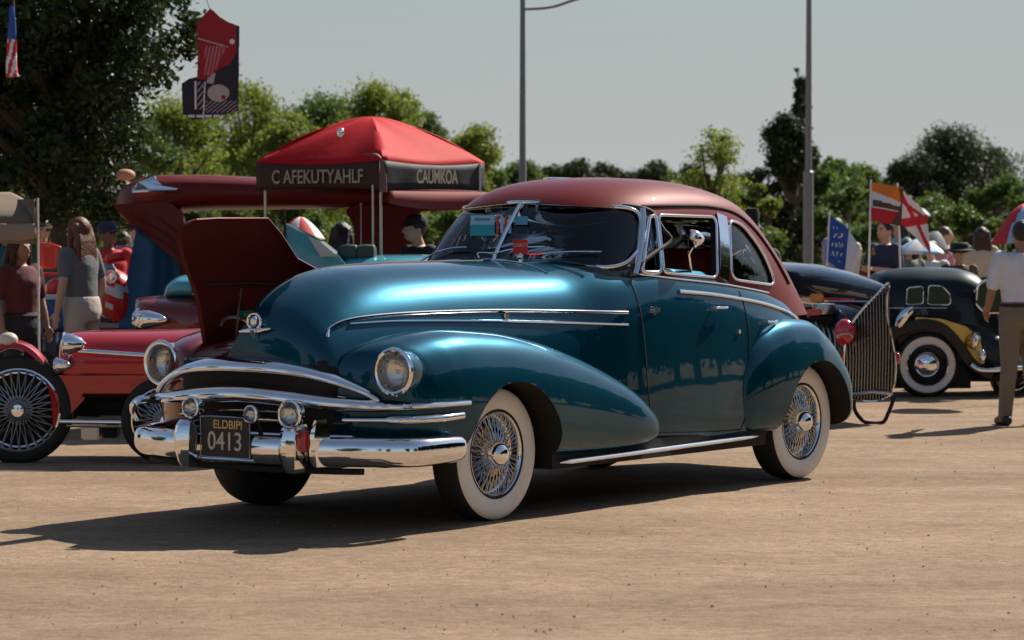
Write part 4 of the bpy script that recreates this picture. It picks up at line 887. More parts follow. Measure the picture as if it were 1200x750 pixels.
# ================================================================ other vehicles
def side_loft(stations, n=28, p=2.6):          # stations: (x, ycentre, halfwidth, ztop, zbottom)
    st = hermite(stations, np.linspace(stations[0][0], stations[-1][0], 46)); rr = []
    for x, (yc, hw, zt_, zb) in zip(np.linspace(stations[0][0], stations[-1][0], 46), st):
        zc, hh = (zt_+zb)/2, (zt_-zb)/2
        rr.append([Vector((x, yc+hw*math.copysign(abs(math.cos(q))**(2/p), math.cos(q)), zc+hh*math.copysign(abs(math.sin(q))**(2/p), math.sin(q)))) for q in [2*PI*k/n for k in range(n)]])
    return loft(rr)
def bgwheel(par, pos, r, wd, rz, style, spokecol=None):
    w = empty('wheel', pos, rz); w.parent = par; h = wd/2; ri = r*(.74 if style == 'wire' else .62)
    pr = [(ri, h*.7), (ri*1.05, h*.9), (r*.85, h), (r*.96, h*.85), (r, h*.4), (r, 0)]; pr = pr+[(a, -b) for a, b in pr[::-1][1:]]
    t = one('tyre', lathe(pr, 'y', 56, (0, 0, 0), False), [BLACK, WHITEW], w, angle=60)
    if style == 'white':
        for p in t.data.polygons:
            q = math.hypot(p.center.x, p.center.z)
            if p.center.y < 0 and ri < q < r*.86: p.material_index = 1
    one('rim', lathe([(ri*.90, -.0), (ri*.94, -h*.1), (ri*.96, -h*.8), (ri*1.0, -h*1.0), (ri*1.04, -h*.95), (ri*1.02, h*.8)], 'y', 48, (0, 0, 0), False), CHROME, w, angle=50)
    if style == 'wire':
        m = MB()
        for k in range(28):
            for d in (.3, -.3):
                q = 2*PI*k/28; a = q+d; m.add(tube([Vector((r*.16*math.cos(a), -h*.9, r*.16*math.sin(a))), Vector((ri*.95*math.cos(q), -h*.2, ri*.95*math.sin(q)))], .0038, 4))
        m.build('spokes', spokecol or DULL, w); one('hub_cap', lathe([(r*.2, -h*.3), (r*.19, -h*1.0), (r*.12, -h*1.5), (r*.11, -h*1.9), (0, -h*2)], 'y', 28), CHROME, w, angle=40)
        one('brake_drum', lathe([(0, -h*.1), (ri*.5, -h*.1), (ri*.5, h*.5), (ri*.98, h*.6)], 'y', 28), DARK, w)
    else:
        one('wheel_disc', lathe([(0, -h*.5), (ri*.5, -h*.5), (ri*.8, -h*.3), (ri*.88, 0)], 'y', 40), DARK, w, angle=60)
        one('hub_cap', lathe([(ri*.62, -h*.45), (ri*.6, -h*.75), (ri*.4, -h*1.05), (0, -h*1.15)], 'y', 36), CHROME, w, angle=60)
    return w
def headlamp(par, pos, r, d, rot, shell=None, nm='headlight'):
    M = Matrix.Translation(Vector(pos)) @ Matrix.Rotation(rot, 4, 'Z')        # looks along local -x
    L = MB().add(lathe([(r*.1, d), (r*.55, d*.8), (r*.92, d*.35), (r, 0), (r*.96, -.002)], 'x', 32), 0, M).build(nm, shell or CHROME, par, angle=60)
    MB().add(tube([Vector((-.003, r*math.cos(q), r*math.sin(q))) for q in np.linspace(0, 2*PI, 33)[:-1]], r*.1, 6, True), 0, M).build('lamp_rim', CHROME, L)
    MB().add(lathe([(r*.95, -.003), (r*.6, -.2*r), (r*.3, -.27*r), (0, -.29*r)], 'x', 32), 0, M).build('lamp_lens', LENSB, L, angle=180); return L
def A(px, py, Y, o=None): v = at(px, py, Y); return v-o if o is not None else v
# ---- red roadster at the left edge
Y = 19.4; k = Y/FPX; o = at(100, 300, Y); o.z = 0
t = empty('red_roadster', o, 0, 'red open roadster with long bonnet and wire wheels at the left edge', 'car')
def L(px, py, dy=0): return at(px, py, Y+dy)-o
def X(px): return L(px, 300).x
def Z(py): return L(100, py).z
one('bonnet', side_loft([(X(66), .32, .24, Z(396), Z(462)), (X(72), .32, .29, Z(391), Z(466)), (X(100), .33, .31, Z(389), Z(468)), (X(190), .35, .36, Z(388), Z(468)), (X(330), .4, .5, Z(380), Z(470))], p=2.4), RED, t, angle=60)
one('bonnet_moulding', tube([L(82, 411, -.01), L(100, 412, -.02), L(190, 418, -.05)], [.018, .02, .02], 10, False, .9), CHROME, t)
one('bonnet_louvre_panel', prism([(X(92), Z(440)), (X(190), Z(440)), (X(190), Z(461)), (X(92), Z(461))], -.005, .06, lambda a, b, d: Vector((a, d, b))), RED, t, smooth=False)
one('frame_rail', box(((X(65)+X(330))/2, .52, Z(480)), (X(330)-X(65), .5, .12), .02), DARK, t)
one('side_valance', prism([(X(60), Z(440)), (X(92), Z(440)), (X(96), Z(470)), (X(66), Z(500)), (X(58), Z(480))], .02, .10, lambda a, b, d: Vector((a, d, b))), RED, t)
one('step_bar', tube([L(70, 494, -.02), L(150, 495, -.02)], .018, 10), CHROME, t); one('step_bar', tube([L(70, 499, .02), L(150, 500, .02)], .010, 8), CHROME, t)
one('battery_box', box((X(104), .1, Z(508)), (.12, .18, .09), .01), DULL, t); one('battery_box', box((X(126), .14, Z(507)), (.10, .18, .08), .01), DARK, t)
headlamp(t, L(76, 403, -.05), .075, .14, 0); one('lamp_stalk', tube([L(82, 416, 0), L(86, 440, .1)], .014, 8), CHROME, t)
headlamp(t, L(68, 428, -.0), .05, .10, R(-25), nm='horn')
one('front_fender', sweep(spline([L(-30, 446, .1), L(-12, 420, .1), L(12, 406, .1), L(35, 412, .1), L(52, 432, .1), L(62, 462, .1), L(66, 500, .1)], 6), [(-.0, -.10), (.03, -.09), (.045, 0), (.03, .09), (0, .10), (-.012, .08), (-.012, -.08)], up=Vector((0, 1, 0))), RED, t, angle=50)
bgwheel(t, L(22, 480, .04), .365, .13, .10, 'wire'); bgwheel(t, L(193, 492, -.02), .29, .13, .12, 'wire')
one('fender_lamp', ball(L(10, 398, .05), (.065, .06, .05)), mat('cream_enamel', (.6, .55, .42), .3, coat=1), t)
# ---- maroon coupe with turquoise roof behind the roadster
Y = 22; o = at(200, 300, Y); o.z = 0
t = empty('two_tone_coupe', o, 0, 'small coupe with turquoise roof over a dark maroon body behind the red roadster', 'car')
one('body', side_loft([(X(152), .4, .10, Z(352), Z(378)), (X(157), .4, .30, Z(350), Z(385)), (X(175), .4, .42, Z(348), Z(398)), (X(245), .4, .52, Z(346), Z(420)), (X(330), .4, .5, Z(350), Z(420))], p=3), MAROON, t, angle=60)
one('roof', side_loft([(X(186), .4, .10, Z(346), Z(352)), (X(192), .4, .26, Z(332), Z(352)), (X(210), .4, .34, Z(323), Z(352)), (X(240), .4, .38, Z(322), Z(352)), (X(290), .4, .3, Z(340), Z(352))], p=2.4), SKYBLUE, t, angle=60)
one('windscreen', prism([(X(222), Z(344)), (X(232), Z(328)), (X(246), Z(326)), (X(246), Z(346))], -.02, .0, lambda a, b, d: Vector((a, d, b))), mat('dark_glass', (.01, .015, .02), .05, coat=1), t)
headlamp(t, L(163, 374, -.05), .075, .26, R(-30)); one('body', box((X(230), .4, .5), (1.0, .9, .7), .1), DARK, t); one('mirror', ball(L(229, 345, -.04), (.02, .02, .012)), CHROME, t)
# ---- blue sheet draped over a frame
Y = 25.7; o = at(190, 300, Y); o.z = 0
BLUEC = mat('blue_tarpaulin', (.01, .10, .22), .6, bump=.4, bscale=9)
rr = []
for i in range(15):
    f = i/14; row = []
    for j in range(40):
        g = j/39; xl = 160-22*f**.9; xr = 205+60*f**.6; px = xl+(xr-xl)*g; py = 268+122*f+(30*g*(1-f)**2)
        row.append(at(px, py, Y+.028*math.sin(g*13+f*1.5)*(.2+f)*(1.3-g)+.012*math.sin(g*31+f*4)*f+.25*(g-.4)**2)-o)
    rr.append(row)
v, f = loft(rr, False, False); m = MB().add((v, f)).build('blue_sheet', BLUEC, None, angle=180); m.location = o
md = m.modifiers.new('s', 'SOLIDIFY'); md.thickness = .008; tag(m, 'dark blue tarpaulin hanging in folds below the raised maroon nose', 'tarpaulin')
# ---- maroon van with raised nose lid
Y = 25; o = at(330, 300, Y); o.z = 0
VM = paint('van_maroon_paint', (.12, .011, .008), .0, .45, .2); VM.node_tree.nodes['Principled BSDF'].inputs['Coat Weight'].default_value = .12
t = empty('maroon_van', o, 0, 'dark maroon van with chrome winged roof emblem and its engine lid raised', 'van')
def plate(poly, y0, y1, nm, m, r=.05, par=None): return one(nm, prism(round_poly([(X(a), Z(b)) for a, b in poly], r), y0, y1, lambda a, b, d: Vector((a, d, b))), m, par or t, angle=30)
one('roof', side_loft([(X(126), .6, .05, Z(232), Z(242)), (X(129), .6, .22, Z(224), Z(248)), (X(145), .6, .45, Z(213), Z(262)), (X(170), .6, .62, Z(205), Z(262)), (X(215), .6, .68, Z(203.5), Z(247)), (X(330), .6, .7, Z(208), Z(245)), (X(470), .6, .7, Z(214), Z(243)), (X(560), .6, .68, Z(222), Z(247))], p=3.2), VM, t, angle=60)
plate([(131, 240), (200, 236), (215, 250), (218, 275), (262, 345), (240, 345), (235, 328), (165, 270)], -.06, .10, 'nose_panel', VM, .06)
m = MB()
for a, b in (((150, 250), (232, 318)), ((180, 252), (238, 322)), ((146, 262), (228, 322))): m.add(tube(spline([L(a[0], a[1], -.075), L((a[0]+b[0])/2+8, (a[1]+b[1])/2-6, -.078), L(b[0], b[1], -.07)], 5), .006, 5))
m.build('panel_piping', VM, t)
plate([(414, 240), (540, 240), (540, 246), (490, 248), (487, 285), (480, 305), (425, 305), (417, 290), (414, 262), (404, 247)], -.02, .3, 'pillar', VM, .05)
plate([(204, 292), (207, 335), (235, 440), (560, 440), (560, 302), (480, 300), (380, 300), (330, 320), (250, 320)], .3, 1.2, 'body', VM, .05)
e = [L(154, 222, -.12), L(162, 213, -.13), L(172, 207, -.12), L(181, 206, -.1), L(183, 211, -.12), L(190, 217, -.13), L(209, 221, -.12), L(200, 224, -.13), L(178, 224, -.14), L(158, 226, -.13)]
n = len(e); b2 = [p+Vector((0, .06, 0)) for p in e]; m = MB(); m.add(([tuple(p) for p in e+b2], [tuple(range(n)), tuple(range(2*n-1, n-1, -1))]+[(i, (i+1) % n, n+(i+1) % n, n+i) for i in range(n)])); m.build('winged_emblem', CHROME, t, smooth=False)
one('emblem_bar', tube([L(155, 224.5, -.15), L(180, 223, -.16), L(207, 222.5, -.13)], [.012, .016, .006], 8), CHROME, t)
# ---- light blue car behind the bonnet
Y = 22.6; o = at(420, 300, Y); o.z = 0
t = empty('light_blue_convertible', o, 0, 'light blue open car with sloping windscreen seen past the teal bonnet', 'car')
one('body', side_loft([(X(395), .6, .3, Z(303), Z(360)), (X(405), .6, .5, Z(300), Z(380)), (X(470), .6, .6, Z(299), Z(390)), (X(600), .6, .6, Z(301), Z(400))], p=4), SKYBLUE, t, angle=60)
def slab(pts, nm, m, th=.05, dy=0): P = [L(a, b, dy) for a, b in pts]; n = len(P); Q = [p+Vector((0, th, 0)) for p in P]; return one(nm, ([tuple(p) for p in P+Q], [tuple(range(n)), tuple(range(2*n-1, n-1, -1))]+[(i, (i+1) % n, n+(i+1) % n, n+i) for i in range(n)]), m, t, smooth=False)
slab([(333, 262), (345, 268), (375, 283), (395, 299), (412, 318), (412, 330), (380, 332), (350, 305), (335, 285)], 'raised_fender', SKYBLUE, .5)
slab([(362, 278), (375, 283), (396, 300), (376, 301), (370, 292)], 'windscreen_glass', mat('pale_glass', (.45, .5, .52), .1, coat=1), .02, -.03)
slab([(322, 252), (334, 262), (336, 288), (326, 270)], 'quarter_glass', GLASS, .02, -.02)
one('windscreen_post', tube([L(332, 245, -.04), L(334, 268, -.04), L(333, 290, -.04)], .012, 6), DARK, t)
for a in (407, 428):
    one('seat_back', side_loft([(X(a-14), .3, .05, Z(292), Z(306)), (X(a-11), .3, .08, Z(288), Z(306)), (X(a), .3, .09, Z(286.5), Z(306)), (X(a+8), .3, .09, Z(287), Z(306)), (X(a+11), .3, .04, Z(292), Z(306))], p=4), mat('green_leather', (.03, .055, .045), .5), t)
# ---- navy hot rod with tall grille on the right
Y = 23.2; o = at(1000, 300, Y); o.z = 0
t = empty('navy_hot_rod', o, 0, 'navy hot rod with tall chrome slatted grille and exposed engine behind the teal sedan', 'car')
def ring_at(px, py0, py1, dy, hw, p=2.6, n=24):
    a, b = L(px, py0, dy), L(px, py1, dy); zc, hh = (a.z+b.z)/2, (a.z-b.z)/2
    return [Vector((a.x+hw*.35*math.cos(q), a.y+hw*math.copysign(abs(math.cos(q))**(2/p), math.cos(q)), zc+hh*math.copysign(abs(math.sin(q))**(2/p), math.sin(q)))) for q in [2*PI*k/n for k in range(n)]]
st = hermite([(0, 860, 302, 350, 3.2, .50), (1, 905, 306, 352, 2.6, .48), (2, 950, 309, 356, 1.8, .42), (3, 1000, 320, 362, .9, .30), (4, 1030, 331, 366, .25, .17), (5, 1040, 336, 366, .0, .06)], np.linspace(0, 5, 30))
one('bonnet', loft([ring_at(*r[:3], r[3], r[4]) for r in st]), NAVY, t, angle=60)
one('windscreen', prism([(X(893), Z(282)), (X(905), Z(284)), (X(920), Z(293)), (X(931), Z(308)), (X(893), Z(308))], 2.2, 2.26, lambda a, b, d: Vector((a, d, b))), GLASS, t)
one('cabin', side_loft([(X(820), 2.9, .3, Z(300), Z(330)), (X(835), 2.9, .5, Z(286), Z(330)), (X(880), 2.9, .6, Z(278), Z(330)), (X(912), 2.9, .5, Z(286), Z(330)), (X(934), 2.9, .2, Z(306), Z(330))]), SKYBLUE, t, angle=60)
one('bonnet_side', slab([(840, 345), (960, 352), (1035, 360), (1030, 372), (990, 380), (950, 470), (840, 470)], 'x', DARK, .3, .5).data and (lambda: None)() or box((X(930), 1.2, .62), (.9, .6, .55), .1), DARK, t)
for ob in list(t.children):
    if ob.name.startswith('x'): bpy.data.objects.remove(ob)
# grille shell: pointed heart shape, slats inside
gp = [(1041, 332), (1028, 345), (1008, 366), (994, 388), (989, 420), (991, 448), (998, 466), (1016, 470), (1034, 468), (1046, 458), (1050, 430), (1046, 400), (1040, 372), (1040, 350)]
G_ = spline([L(a, b, -.02*abs(a-1030)/20) for a, b in gp], 5, True)
one('grille_shell', tube(G_, .010, 8, True), CHROME, t)
m = MB()
xs_ = np.linspace(992, 1048, 17)
for i, px in enumerate(xs_):
    ys = [g for g in [(a, b) for a, b in zip([p.x for p in G_], [p.z for p in G_])]]
    x = X(px); zz = []
    for q in range(len(G_)):
        p1, p2 = G_[q], G_[(q+1) % len(G_)]
        if (p1.x-x)*(p2.x-x) < 0: zz.append(p1.z+(p2.z-p1.z)*(x-p1.x)/(p2.x-p1.x))
    if len(zz) >= 2: m.add(tube([Vector((x, -.02, max(zz))), Vector((x+.004, -.055, (max(zz)+min(zz))/2)), Vector((x, -.02, min(zz)))], .0045, 5))
m.build('grille_slats', mat('dark_chrome', (.30, .30, .30), .2, 1), t)
cols = []
for px in np.linspace(989.5, 1049.5, 40):
    x = X(px); zz = [G_[q].z+(G_[(q+1) % len(G_)].z-G_[q].z)*(x-G_[q].x)/(G_[(q+1) % len(G_)].x-G_[q].x) for q in range(len(G_)) if (G_[q].x-x)*(G_[(q+1) % len(G_)].x-x) < 0]
    if len(zz) >= 2: cols.append([Vector((x, .0, max(zz))), Vector((x, .0, min(zz))), Vector((x, .09, min(zz))), Vector((x, .09, max(zz)))])
one('radiator', loft(cols), DARK, t, smooth=False)
one('nose_cowl', loft([ring_at(*r) for r in [(965, 352, 462, .9, .30), (990, 356, 466, .5, .26), (1012, 362, 466, .28, .2), (1030, 372, 462, .14, .1)]]), NAVY, t, angle=60)
one('front_fender', side_loft([(X(930), .9, .10, Z(420), Z(462)), (X(945), .9, .22, Z(398), Z(470)), (X(975), .9, .26, Z(388), Z(472)), (X(1000), .8, .22, Z(396), Z(470)), (X(1015), .7, .10, Z(420), Z(466))]), REDL, t, angle=60)
one('fender_bracket', tube(spline([L(1002, 462, 0), L(1001, 478, -.02), L(1008, 490, -.02), L(1016, 495, -.03), L(1034, 495, -.03), L(1041, 484, -.02), L(1048, 466, 0)], 5), .016, 8), DARK, t)
one('cross_bar', tube([L(998, 462, -.03), L(1022, 459, -.05), L(1046, 461, -.03)], .016, 8), DULL, t)
# exposed engine
m = MB(); m.add(box(L(968, 395, .55), (.34, .35, .26), .03)); m.add(box(L(962, 372, .5), (.22, .28, .08), .03)); m.build('engine_block', DARK, t)
for j in range(7): one('exhaust_pipe', tube(spline([L(956+6*j, 378+2*j, .35), L(960+6*j, 388+2*j, .28), L(965+5*j, 410+3*j, .28), L(972+4*j, 440, .3)], 4), .011, 8), DULL, t)
one('air_cleaner', lathe([(0, .05), (.09, .04), (.10, .0), (.09, -.04), (0, -.05)], 'z', 24, L(966, 362, .4)), DULL, t, angle=40)
one('red_lamp', ball(L(990, 389, -.03), (.085, .08, .105), 24, 16), REDL, t); one('red_lamp_rim', tube([L(990, 396, -.11)+Vector((.06*math.cos(q), 0, .035*math.sin(q))) for q in np.linspace(0, PI, 14)], .008, 6), DULL, t); one('red_hose', tube(spline([L(986, 402, .1), L(996, 412, .05), L(1003, 400, .0)], 5), .018, 8), REDL, t)
one('amber_lamp', box(L(957, 349, .3), (.11, .04, .07), .012), AMBER, t); one('tail_lamp_red', box(L(953, 366, .3), (.12, .04, .05), .012), REDL, t)
one('red_side_strip', tube([L(966, 350, .32), L(1002, 351, .22)], .010, 6), REDL, t); one('chrome_side_strip', tube([L(966, 353, .32), L(1034, 353.5, .0)], .007, 6), CHROME, t)
one('wheel_hub_red', ball(L(1051, 420, .15), (.03, .03, .05)), REDL, t)
# ---- dark green coupe on the right
Y = 26.9; o = at(1085, 300, Y); o.z = 0
t = empty('dark_green_coupe', o, 0, 'dark green rounded coupe with yellow wing panel and thin whitewall tyre', 'car')
bd = one('body', side_loft([(X(1026), .5, .25, Z(335), Z(440)), (X(1032), .5, .45, Z(322), Z(445)), (X(1050), .5, .52, Z(316.5), Z(450)), (X(1085), .5, .55, Z(314), Z(450)), (X(1125), .5, .55, Z(315), Z(450)), (X(1148), .5, .54, Z(321), Z(450)), (X(1162), .5, .52, Z(335), Z(450)), (X(1176), .52, .50, Z(360), Z(450)), (X(1200), .55, .45, Z(385), Z(450)), (X(1230), .6, .40, Z(400), Z(450)), (X(1260), .6, .2, Z(415), Z(440))], p=3.6), [DGREEN, DARK], t, angle=60)
DG = mat('dark_green_glass', (.03, .05, .032), .25, spec=.2)  # opaque dark green panes
for poly in ([(1062, 337), (1081, 335), (1081, 356), (1061, 357)], [(1087, 334), (1103, 335), (1113, 345), (1113, 357), (1086, 357)]):
    pp = round_poly([(X(a), Z(b)) for a, b in poly], .035); g = one('side_window', prism(pp, -.058, -.03, lambda a, b, d: Vector((a, d, b))), DG, t, smooth=False)
    one('window_trim', tube([Vector((a, -.060, b)) for a, b in pp], .005, 6, True), CHROME, g)
one('belt_strip', tube([L(1030, 361, -.06), L(1110, 361, -.06)], .005, 6), CHROME, t)
pp = round_poly([(X(a), Z(b)) for a, b in [(1144, 334), (1155, 327), (1176, 328), (1182, 366), (1152, 366), (1142, 356)]], .05)
g = one('quarter_window', prism(pp, -.07, -.03, lambda a, b, d: Vector((a, d, b))), DG, t, smooth=False); one('window_trim', tube([Vector((a, -.075, b)) for a, b in pp], .012, 8, True), CHROME, g)
one('front_fender', sweep(spline([L(1030, 425, -.02), L(1036, 398, -.02), L(1052, 383, -.02), L(1080, 376, -.02), L(1104, 382, -.02), L(1124, 402, -.02), L(1140, 424, -.02), L(1162, 436, -.02)], 6), [(-.07, -.12), (.02, -.13), (.05, -.06), (.055, .05), (.02, .12), (-.07, .12)], up=Vector((0, 1, 0))), DGREEN, t, angle=50)
one('inner_arch', prism([(X(a), Z(b)) for a, b in [(1034, 455), (1038, 405), (1060, 388), (1100, 388), (1122, 410), (1138, 440), (1138, 455)]], -.02, .1, lambda a, b, d: Vector((a, d, b))), DARK, t, smooth=False)
one('wing_panel', prism(round_poly([(X(a), Z(b)) for a, b in [(1070, 376), (1071, 371), (1100, 373), (1130, 382), (1146, 396), (1152, 425), (1142, 426), (1128, 404), (1108, 380)]], .015), -.14, -.05, lambda a, b, d: Vector((a, d, b))), YELLOW, t, angle=30)
one('far_fender', side_loft([(X(1105), .0, .05, Z(376), Z(384)), (X(1130), .05, .12, Z(376), Z(398)), (X(1160), .1, .2, Z(386), Z(440)), (X(1185), .1, .2, Z(400), Z(445)), (X(1200), .1, .1, Z(420), Z(440))]), DGREEN, t, angle=60)
headlamp(t, L(1144, 400, -.16), .085, .12, R(150), mat('amber_lamp_shell', (.55, .27, .04), .2, .5, 1)); one('bumper', tube(spline([L(1138, 428, -.2), L(1150, 434, -.22), L(1175, 433, -.2), L(1215, 430, 0)], 5), .025, 10), CHROME, t)
one('fog_lamp', ball(L(1151, 417, -.22), (.035, .04, .06)), CHROME, t); one('running_board', box((X(1190), .4, Z(443)), (.7, .9, .06), .02), DARK, t)
one('mirror_pod', side_loft([(X(1046), -.1, .02, Z(384), Z(388)), (X(1050), -.1, .05, Z(370), Z(388)), (X(1060), -.1, .06, Z(360), Z(378)), (X(1068), -.1, .03, Z(358), Z(368))]), CHROME, t, angle=60)
bgwheel(t, L(1085, 427, -.02), .305, .16, .08, 'white'); bgwheel(t, L(1190, 440, .9), .25, .14, .08, 'white')
# ================================================================ canopy tents
RC = mat('red_canvas', (.44, .004, .008), .7, spec=.2, bump=.5, bscale=5, var=.06, vscale=4)
BC = mat('charcoal_canvas', (.020, .018, .020), .7, bump=.3, bscale=8)
BC2 = mat('brown_canvas', (.045, .012, .010), .7, bump=.3, bscale=8)
ALU = mat('aluminium_tube', (.55, .53, .50), .35, .9)
Yc = 23.2; A0 = at(449, 187, Yc); k = Yc/FPX
zt0 = A0.z; dB = Vector((-1.085, .80, 0)); dC = Vector((.80, 1.085, 0)); o = Vector((A0.x, A0.y, 0))
t = empty('red_canopy', o, 0, 'red peaked canopy tent with charcoal lettered valances and thin silver posts', 'canopy')
cz = Vector((0, 0, zt0)); Bz, Cz = dB+cz, dC+cz; D = dB+dC+cz; pk = (dB+dC)*.5+Vector((0, 0, zt(136, Yc+.9)))
m = MB()
for P0, P1 in ((cz, Bz), (cz, Cz), (Cz, D), (Bz, D)):
    rr = []
    for i in range(13):
        f = i/12; row = []
        for j in range(17):
            g = j/16; b = P0.lerp(P1, g); p = b.lerp(pk, f); sag = .05*math.sin(PI*f)*(1 if f < 1 else 0)-.035*math.sin(PI*g)*(1-f)
            p.z = b.z+(pk.z-b.z)*(1-(1-f)**1.55)+.0-.030*math.sin(PI*g)*(1-f)+.012*math.sin(g*9+f*5)*(1-f)*f*3; row.append(p)
        rr.append(row)
    m.add(loft(rr, False, False))
ro = m.build('roof', RC, t, angle=60); md = ro.modifiers.new('s', 'SOLIDIFY'); md.thickness = .012
for P0, P1, mm, txt in ((cz, Bz, BC2, 'C AFEKUTYAHLF'), (cz, Cz, BC, 'CAUMKOA'), (Cz, D, BC, None), (Bz, D, BC, None)):
    rr = []
    for i in range(5):
        f = i/4; rr.append([P0.lerp(P1, j/24)+Vector((0, 0, -.005-.235*f-.03*math.sin(PI*j/24)*(1-f)+.02*math.sin(PI*j/24)*f))+Vector((.006*math.sin(j*1.1), 0, 0))*f for j in range(25)])
    va = MB().add(loft(rr, False, False)).build('valance', mm, t, angle=180); md = va.modifiers.new('s', 'SOLIDIFY'); md.thickness = .006
    if txt:
        d = (P1-P0).normalized(); d = d if d.x > 0 else -d; nrm = d.cross(Vector((0, 0, 1))).normalized()
        M = Matrix.Translation(P0.lerp(P1, .5)+Vector((0, 0, -.135))+nrm*.022) @ Matrix((d, Vector((0, 0, 1)), nrm)).transposed().to_4x4()
        MB().add(textmesh(txt, .165, .002, .0022), 0, M @ Matrix.Diagonal((.78 if txt[1] == ' ' else .66, .95, 1, 1))).build('valance_lettering', mat('tan_lettering', (.34, .28, .20), .6), va, smooth=False)
for P0, P1 in ((cz, Cz),):
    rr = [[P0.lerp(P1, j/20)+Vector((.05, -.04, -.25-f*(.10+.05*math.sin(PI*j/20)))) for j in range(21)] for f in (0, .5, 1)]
    va = MB().add(loft(rr, False, False)).build('under_valance', mat('dark_red_canvas', (.16, .008, .008), .75), t, angle=180); md = va.modifiers.new('s', 'SOLIDIFY'); md.thickness = .006  # lower valance in a deeper red than the roof canvas
for q in (Vector((-.02, .02, 0)), dB*.93+Vector((0, .05, 0)), dC*.95, dB*.95+dC*.95): one('post', tube([q, q+Vector((0, 0, zt0-.01))], .012, 10), ALU, t)
one('post', tube([Vector((-.085, .05, 0)), Vector((-.085, .05, zt0-.2))], .009, 10), ALU, t)
one('corner_flap', sweep(spline([cz+Vector((-.14, -.0, .045)), cz+Vector((-.04, -.03, .03)), cz+Vector((-.005, -.03, -.06)), cz+Vector((.0, -.02, -.26))], 6), [(-.03, -.008), (.03, -.008), (.03, .008), (-.03, .008)]), mat('dusty_canvas', (.16, .07, .06), .7), t)
m = MB(); e = at(399, 156, Yc+.15)-o; m.add(ball(e, (.03, .02, .04))); m.add(ball(e+Vector((0, -.012, .012)), (.018, .018, .014))); m.build('silver_emblem', CHROME, t)
# beige canopy at the left edge
Yc = 21.5; o = at(20, 300, Yc); o.z = 0; Y = Yc
BG = mat('tan_canvas', (.16, .115, .075), .75, bump=.3, bscale=6); BG2 = mat('pale_tan_canvas', (.30, .22, .15), .75, bump=.3, bscale=6)
t = empty('tan_canopy', o, 0, 'tan canopy tent with scalloped valance cut by the left edge', 'canopy')
rr = []
for i in range(9):
    f = i/8; rr.append([L(-70+(45+70-0)*g-(45-12*f**.5)*0-0, 0, 0)*0+L(-90+g*(130-28*f**2.2), 263-38*f**.62-3*math.sin(PI*g)*(1-f), .5*f*1.2) for g in np.linspace(0, 1, 21)])
for i in range(9): pass
m = MB().add(loft(rr, False, False)).build('roof', BG, t, angle=180); md = m.modifiers.new('s', 'SOLIDIFY'); md.thickness = .01
rr = [[L(-90+g*132, 262+f*23-4*math.sin(PI*(g*2 % 1))*f+(g > .85)*(g-.85)*(-8)*f*5, -.01-.05*f+.006*math.sin(g*25)) for g in np.linspace(0, 1, 33)] for f in (0, .12, .5, 1)]
m = MB().add(loft(rr, False, False)).build('valance', BG2, t, angle=180); md = m.modifiers.new('s', 'SOLIDIFY'); md.thickness = .008
rr = [[L(41, 233, .0)+Vector((-.62*g, 1.3*g, -.0)) for g in np.linspace(0, 1, 5)], [L(42, 286, 0)+Vector((-.62*g, 1.3*g, 0)) for g in np.linspace(0, 1, 5)]]
m = MB().add(loft(rr, False, False)).build('side_valance', BG, t, angle=180); md = m.modifiers.new('s', 'SOLIDIFY'); md.thickness = .008
one('post', tube([Vector((L(44, 0).x, .0, 0)), Vector((L(43, 0).x, 0, Z(232)))], .008, 8), mat('white_tube', (.6, .58, .55), .4), t)
one('post', tube([Vector((L(41, 0).x-.62, 1.3, 0)), Vector((L(41, 0).x-.62, 1.3, Z(235)))], .008, 8), ALU, t)
# ================================================================ banner, flags, parasols
def clothmesh(P0, du, dv, nx, nz, wave, fn, name, mats, parent=None, th=.006):
    m = MB(); V_ = []; nrm = du.cross(dv).normalized()
    for j in range(nz+1):
        for i in range(nx+1):
            s, q = i/nx, j/nz; V_.append(tuple(P0+du*s+dv*q+nrm*wave(s, q)))
    for j in range(nz):
        for i in range(nx):
            mi = fn((i+.5)/nx, (j+.5)/nz)
            if mi is None: continue
            a = j*(nx+1)+i; m.f.append((a, a+1, a+nx+2, a+nx+1)); m.m.append(mi)
    m.v = V_; ob = m.build(name, mats, parent, angle=180)
    md = ob.modifiers.new('s', 'SOLIDIFY'); md.thickness = th; return ob
def inpoly(x, y, poly):
    c_ = False; n = len(poly)
    for i in range(n):
        (x1, y1), (x2, y2) = poly[i], poly[i-1]
        if (y1 > y) != (y2 > y) and x < (x2-x1)*(y-y1)/(y2-y1)+x1: c_ = not c_
    return c_
FR = mat('flag_red', (.55, .02, .03), .7); FW = mat('flag_white', (.75, .74, .72), .7); FB = mat('flag_blue', (.02, .09, .36), .7); FN = mat('banner_navy', (.012, .015, .03), .6); FO = mat('flag_orange', (.80, .20, .02), .7); FD = mat('banner_red', (.30, .006, .012), .6); FG = mat('banner_grey', (.42, .40, .38), .6); FK = mat('flag_brown', (.10, .06, .035), .7); FLB = mat('pale_blue_cloth', (.30, .48, .68), .7)
Yb = 28; B0 = (208, 8); B1 = (286, 142)
outline = [(246, 9.5), (252, 14), (258, 20), (268, 26), (281, 31), (280.5, 80), (279, 128), (270, 133), (250, 138), (225, 140), (214, 133), (213, 98), (222, 92), (231, 90), (232, 60), (231, 28), (236, 20)]
redp = [(246, 8), (252, 14), (258, 20), (268, 26), (282, 30), (278, 60), (270, 75), (258, 80), (246, 90), (240, 93), (231, 92), (231, 20), (240, 10)]
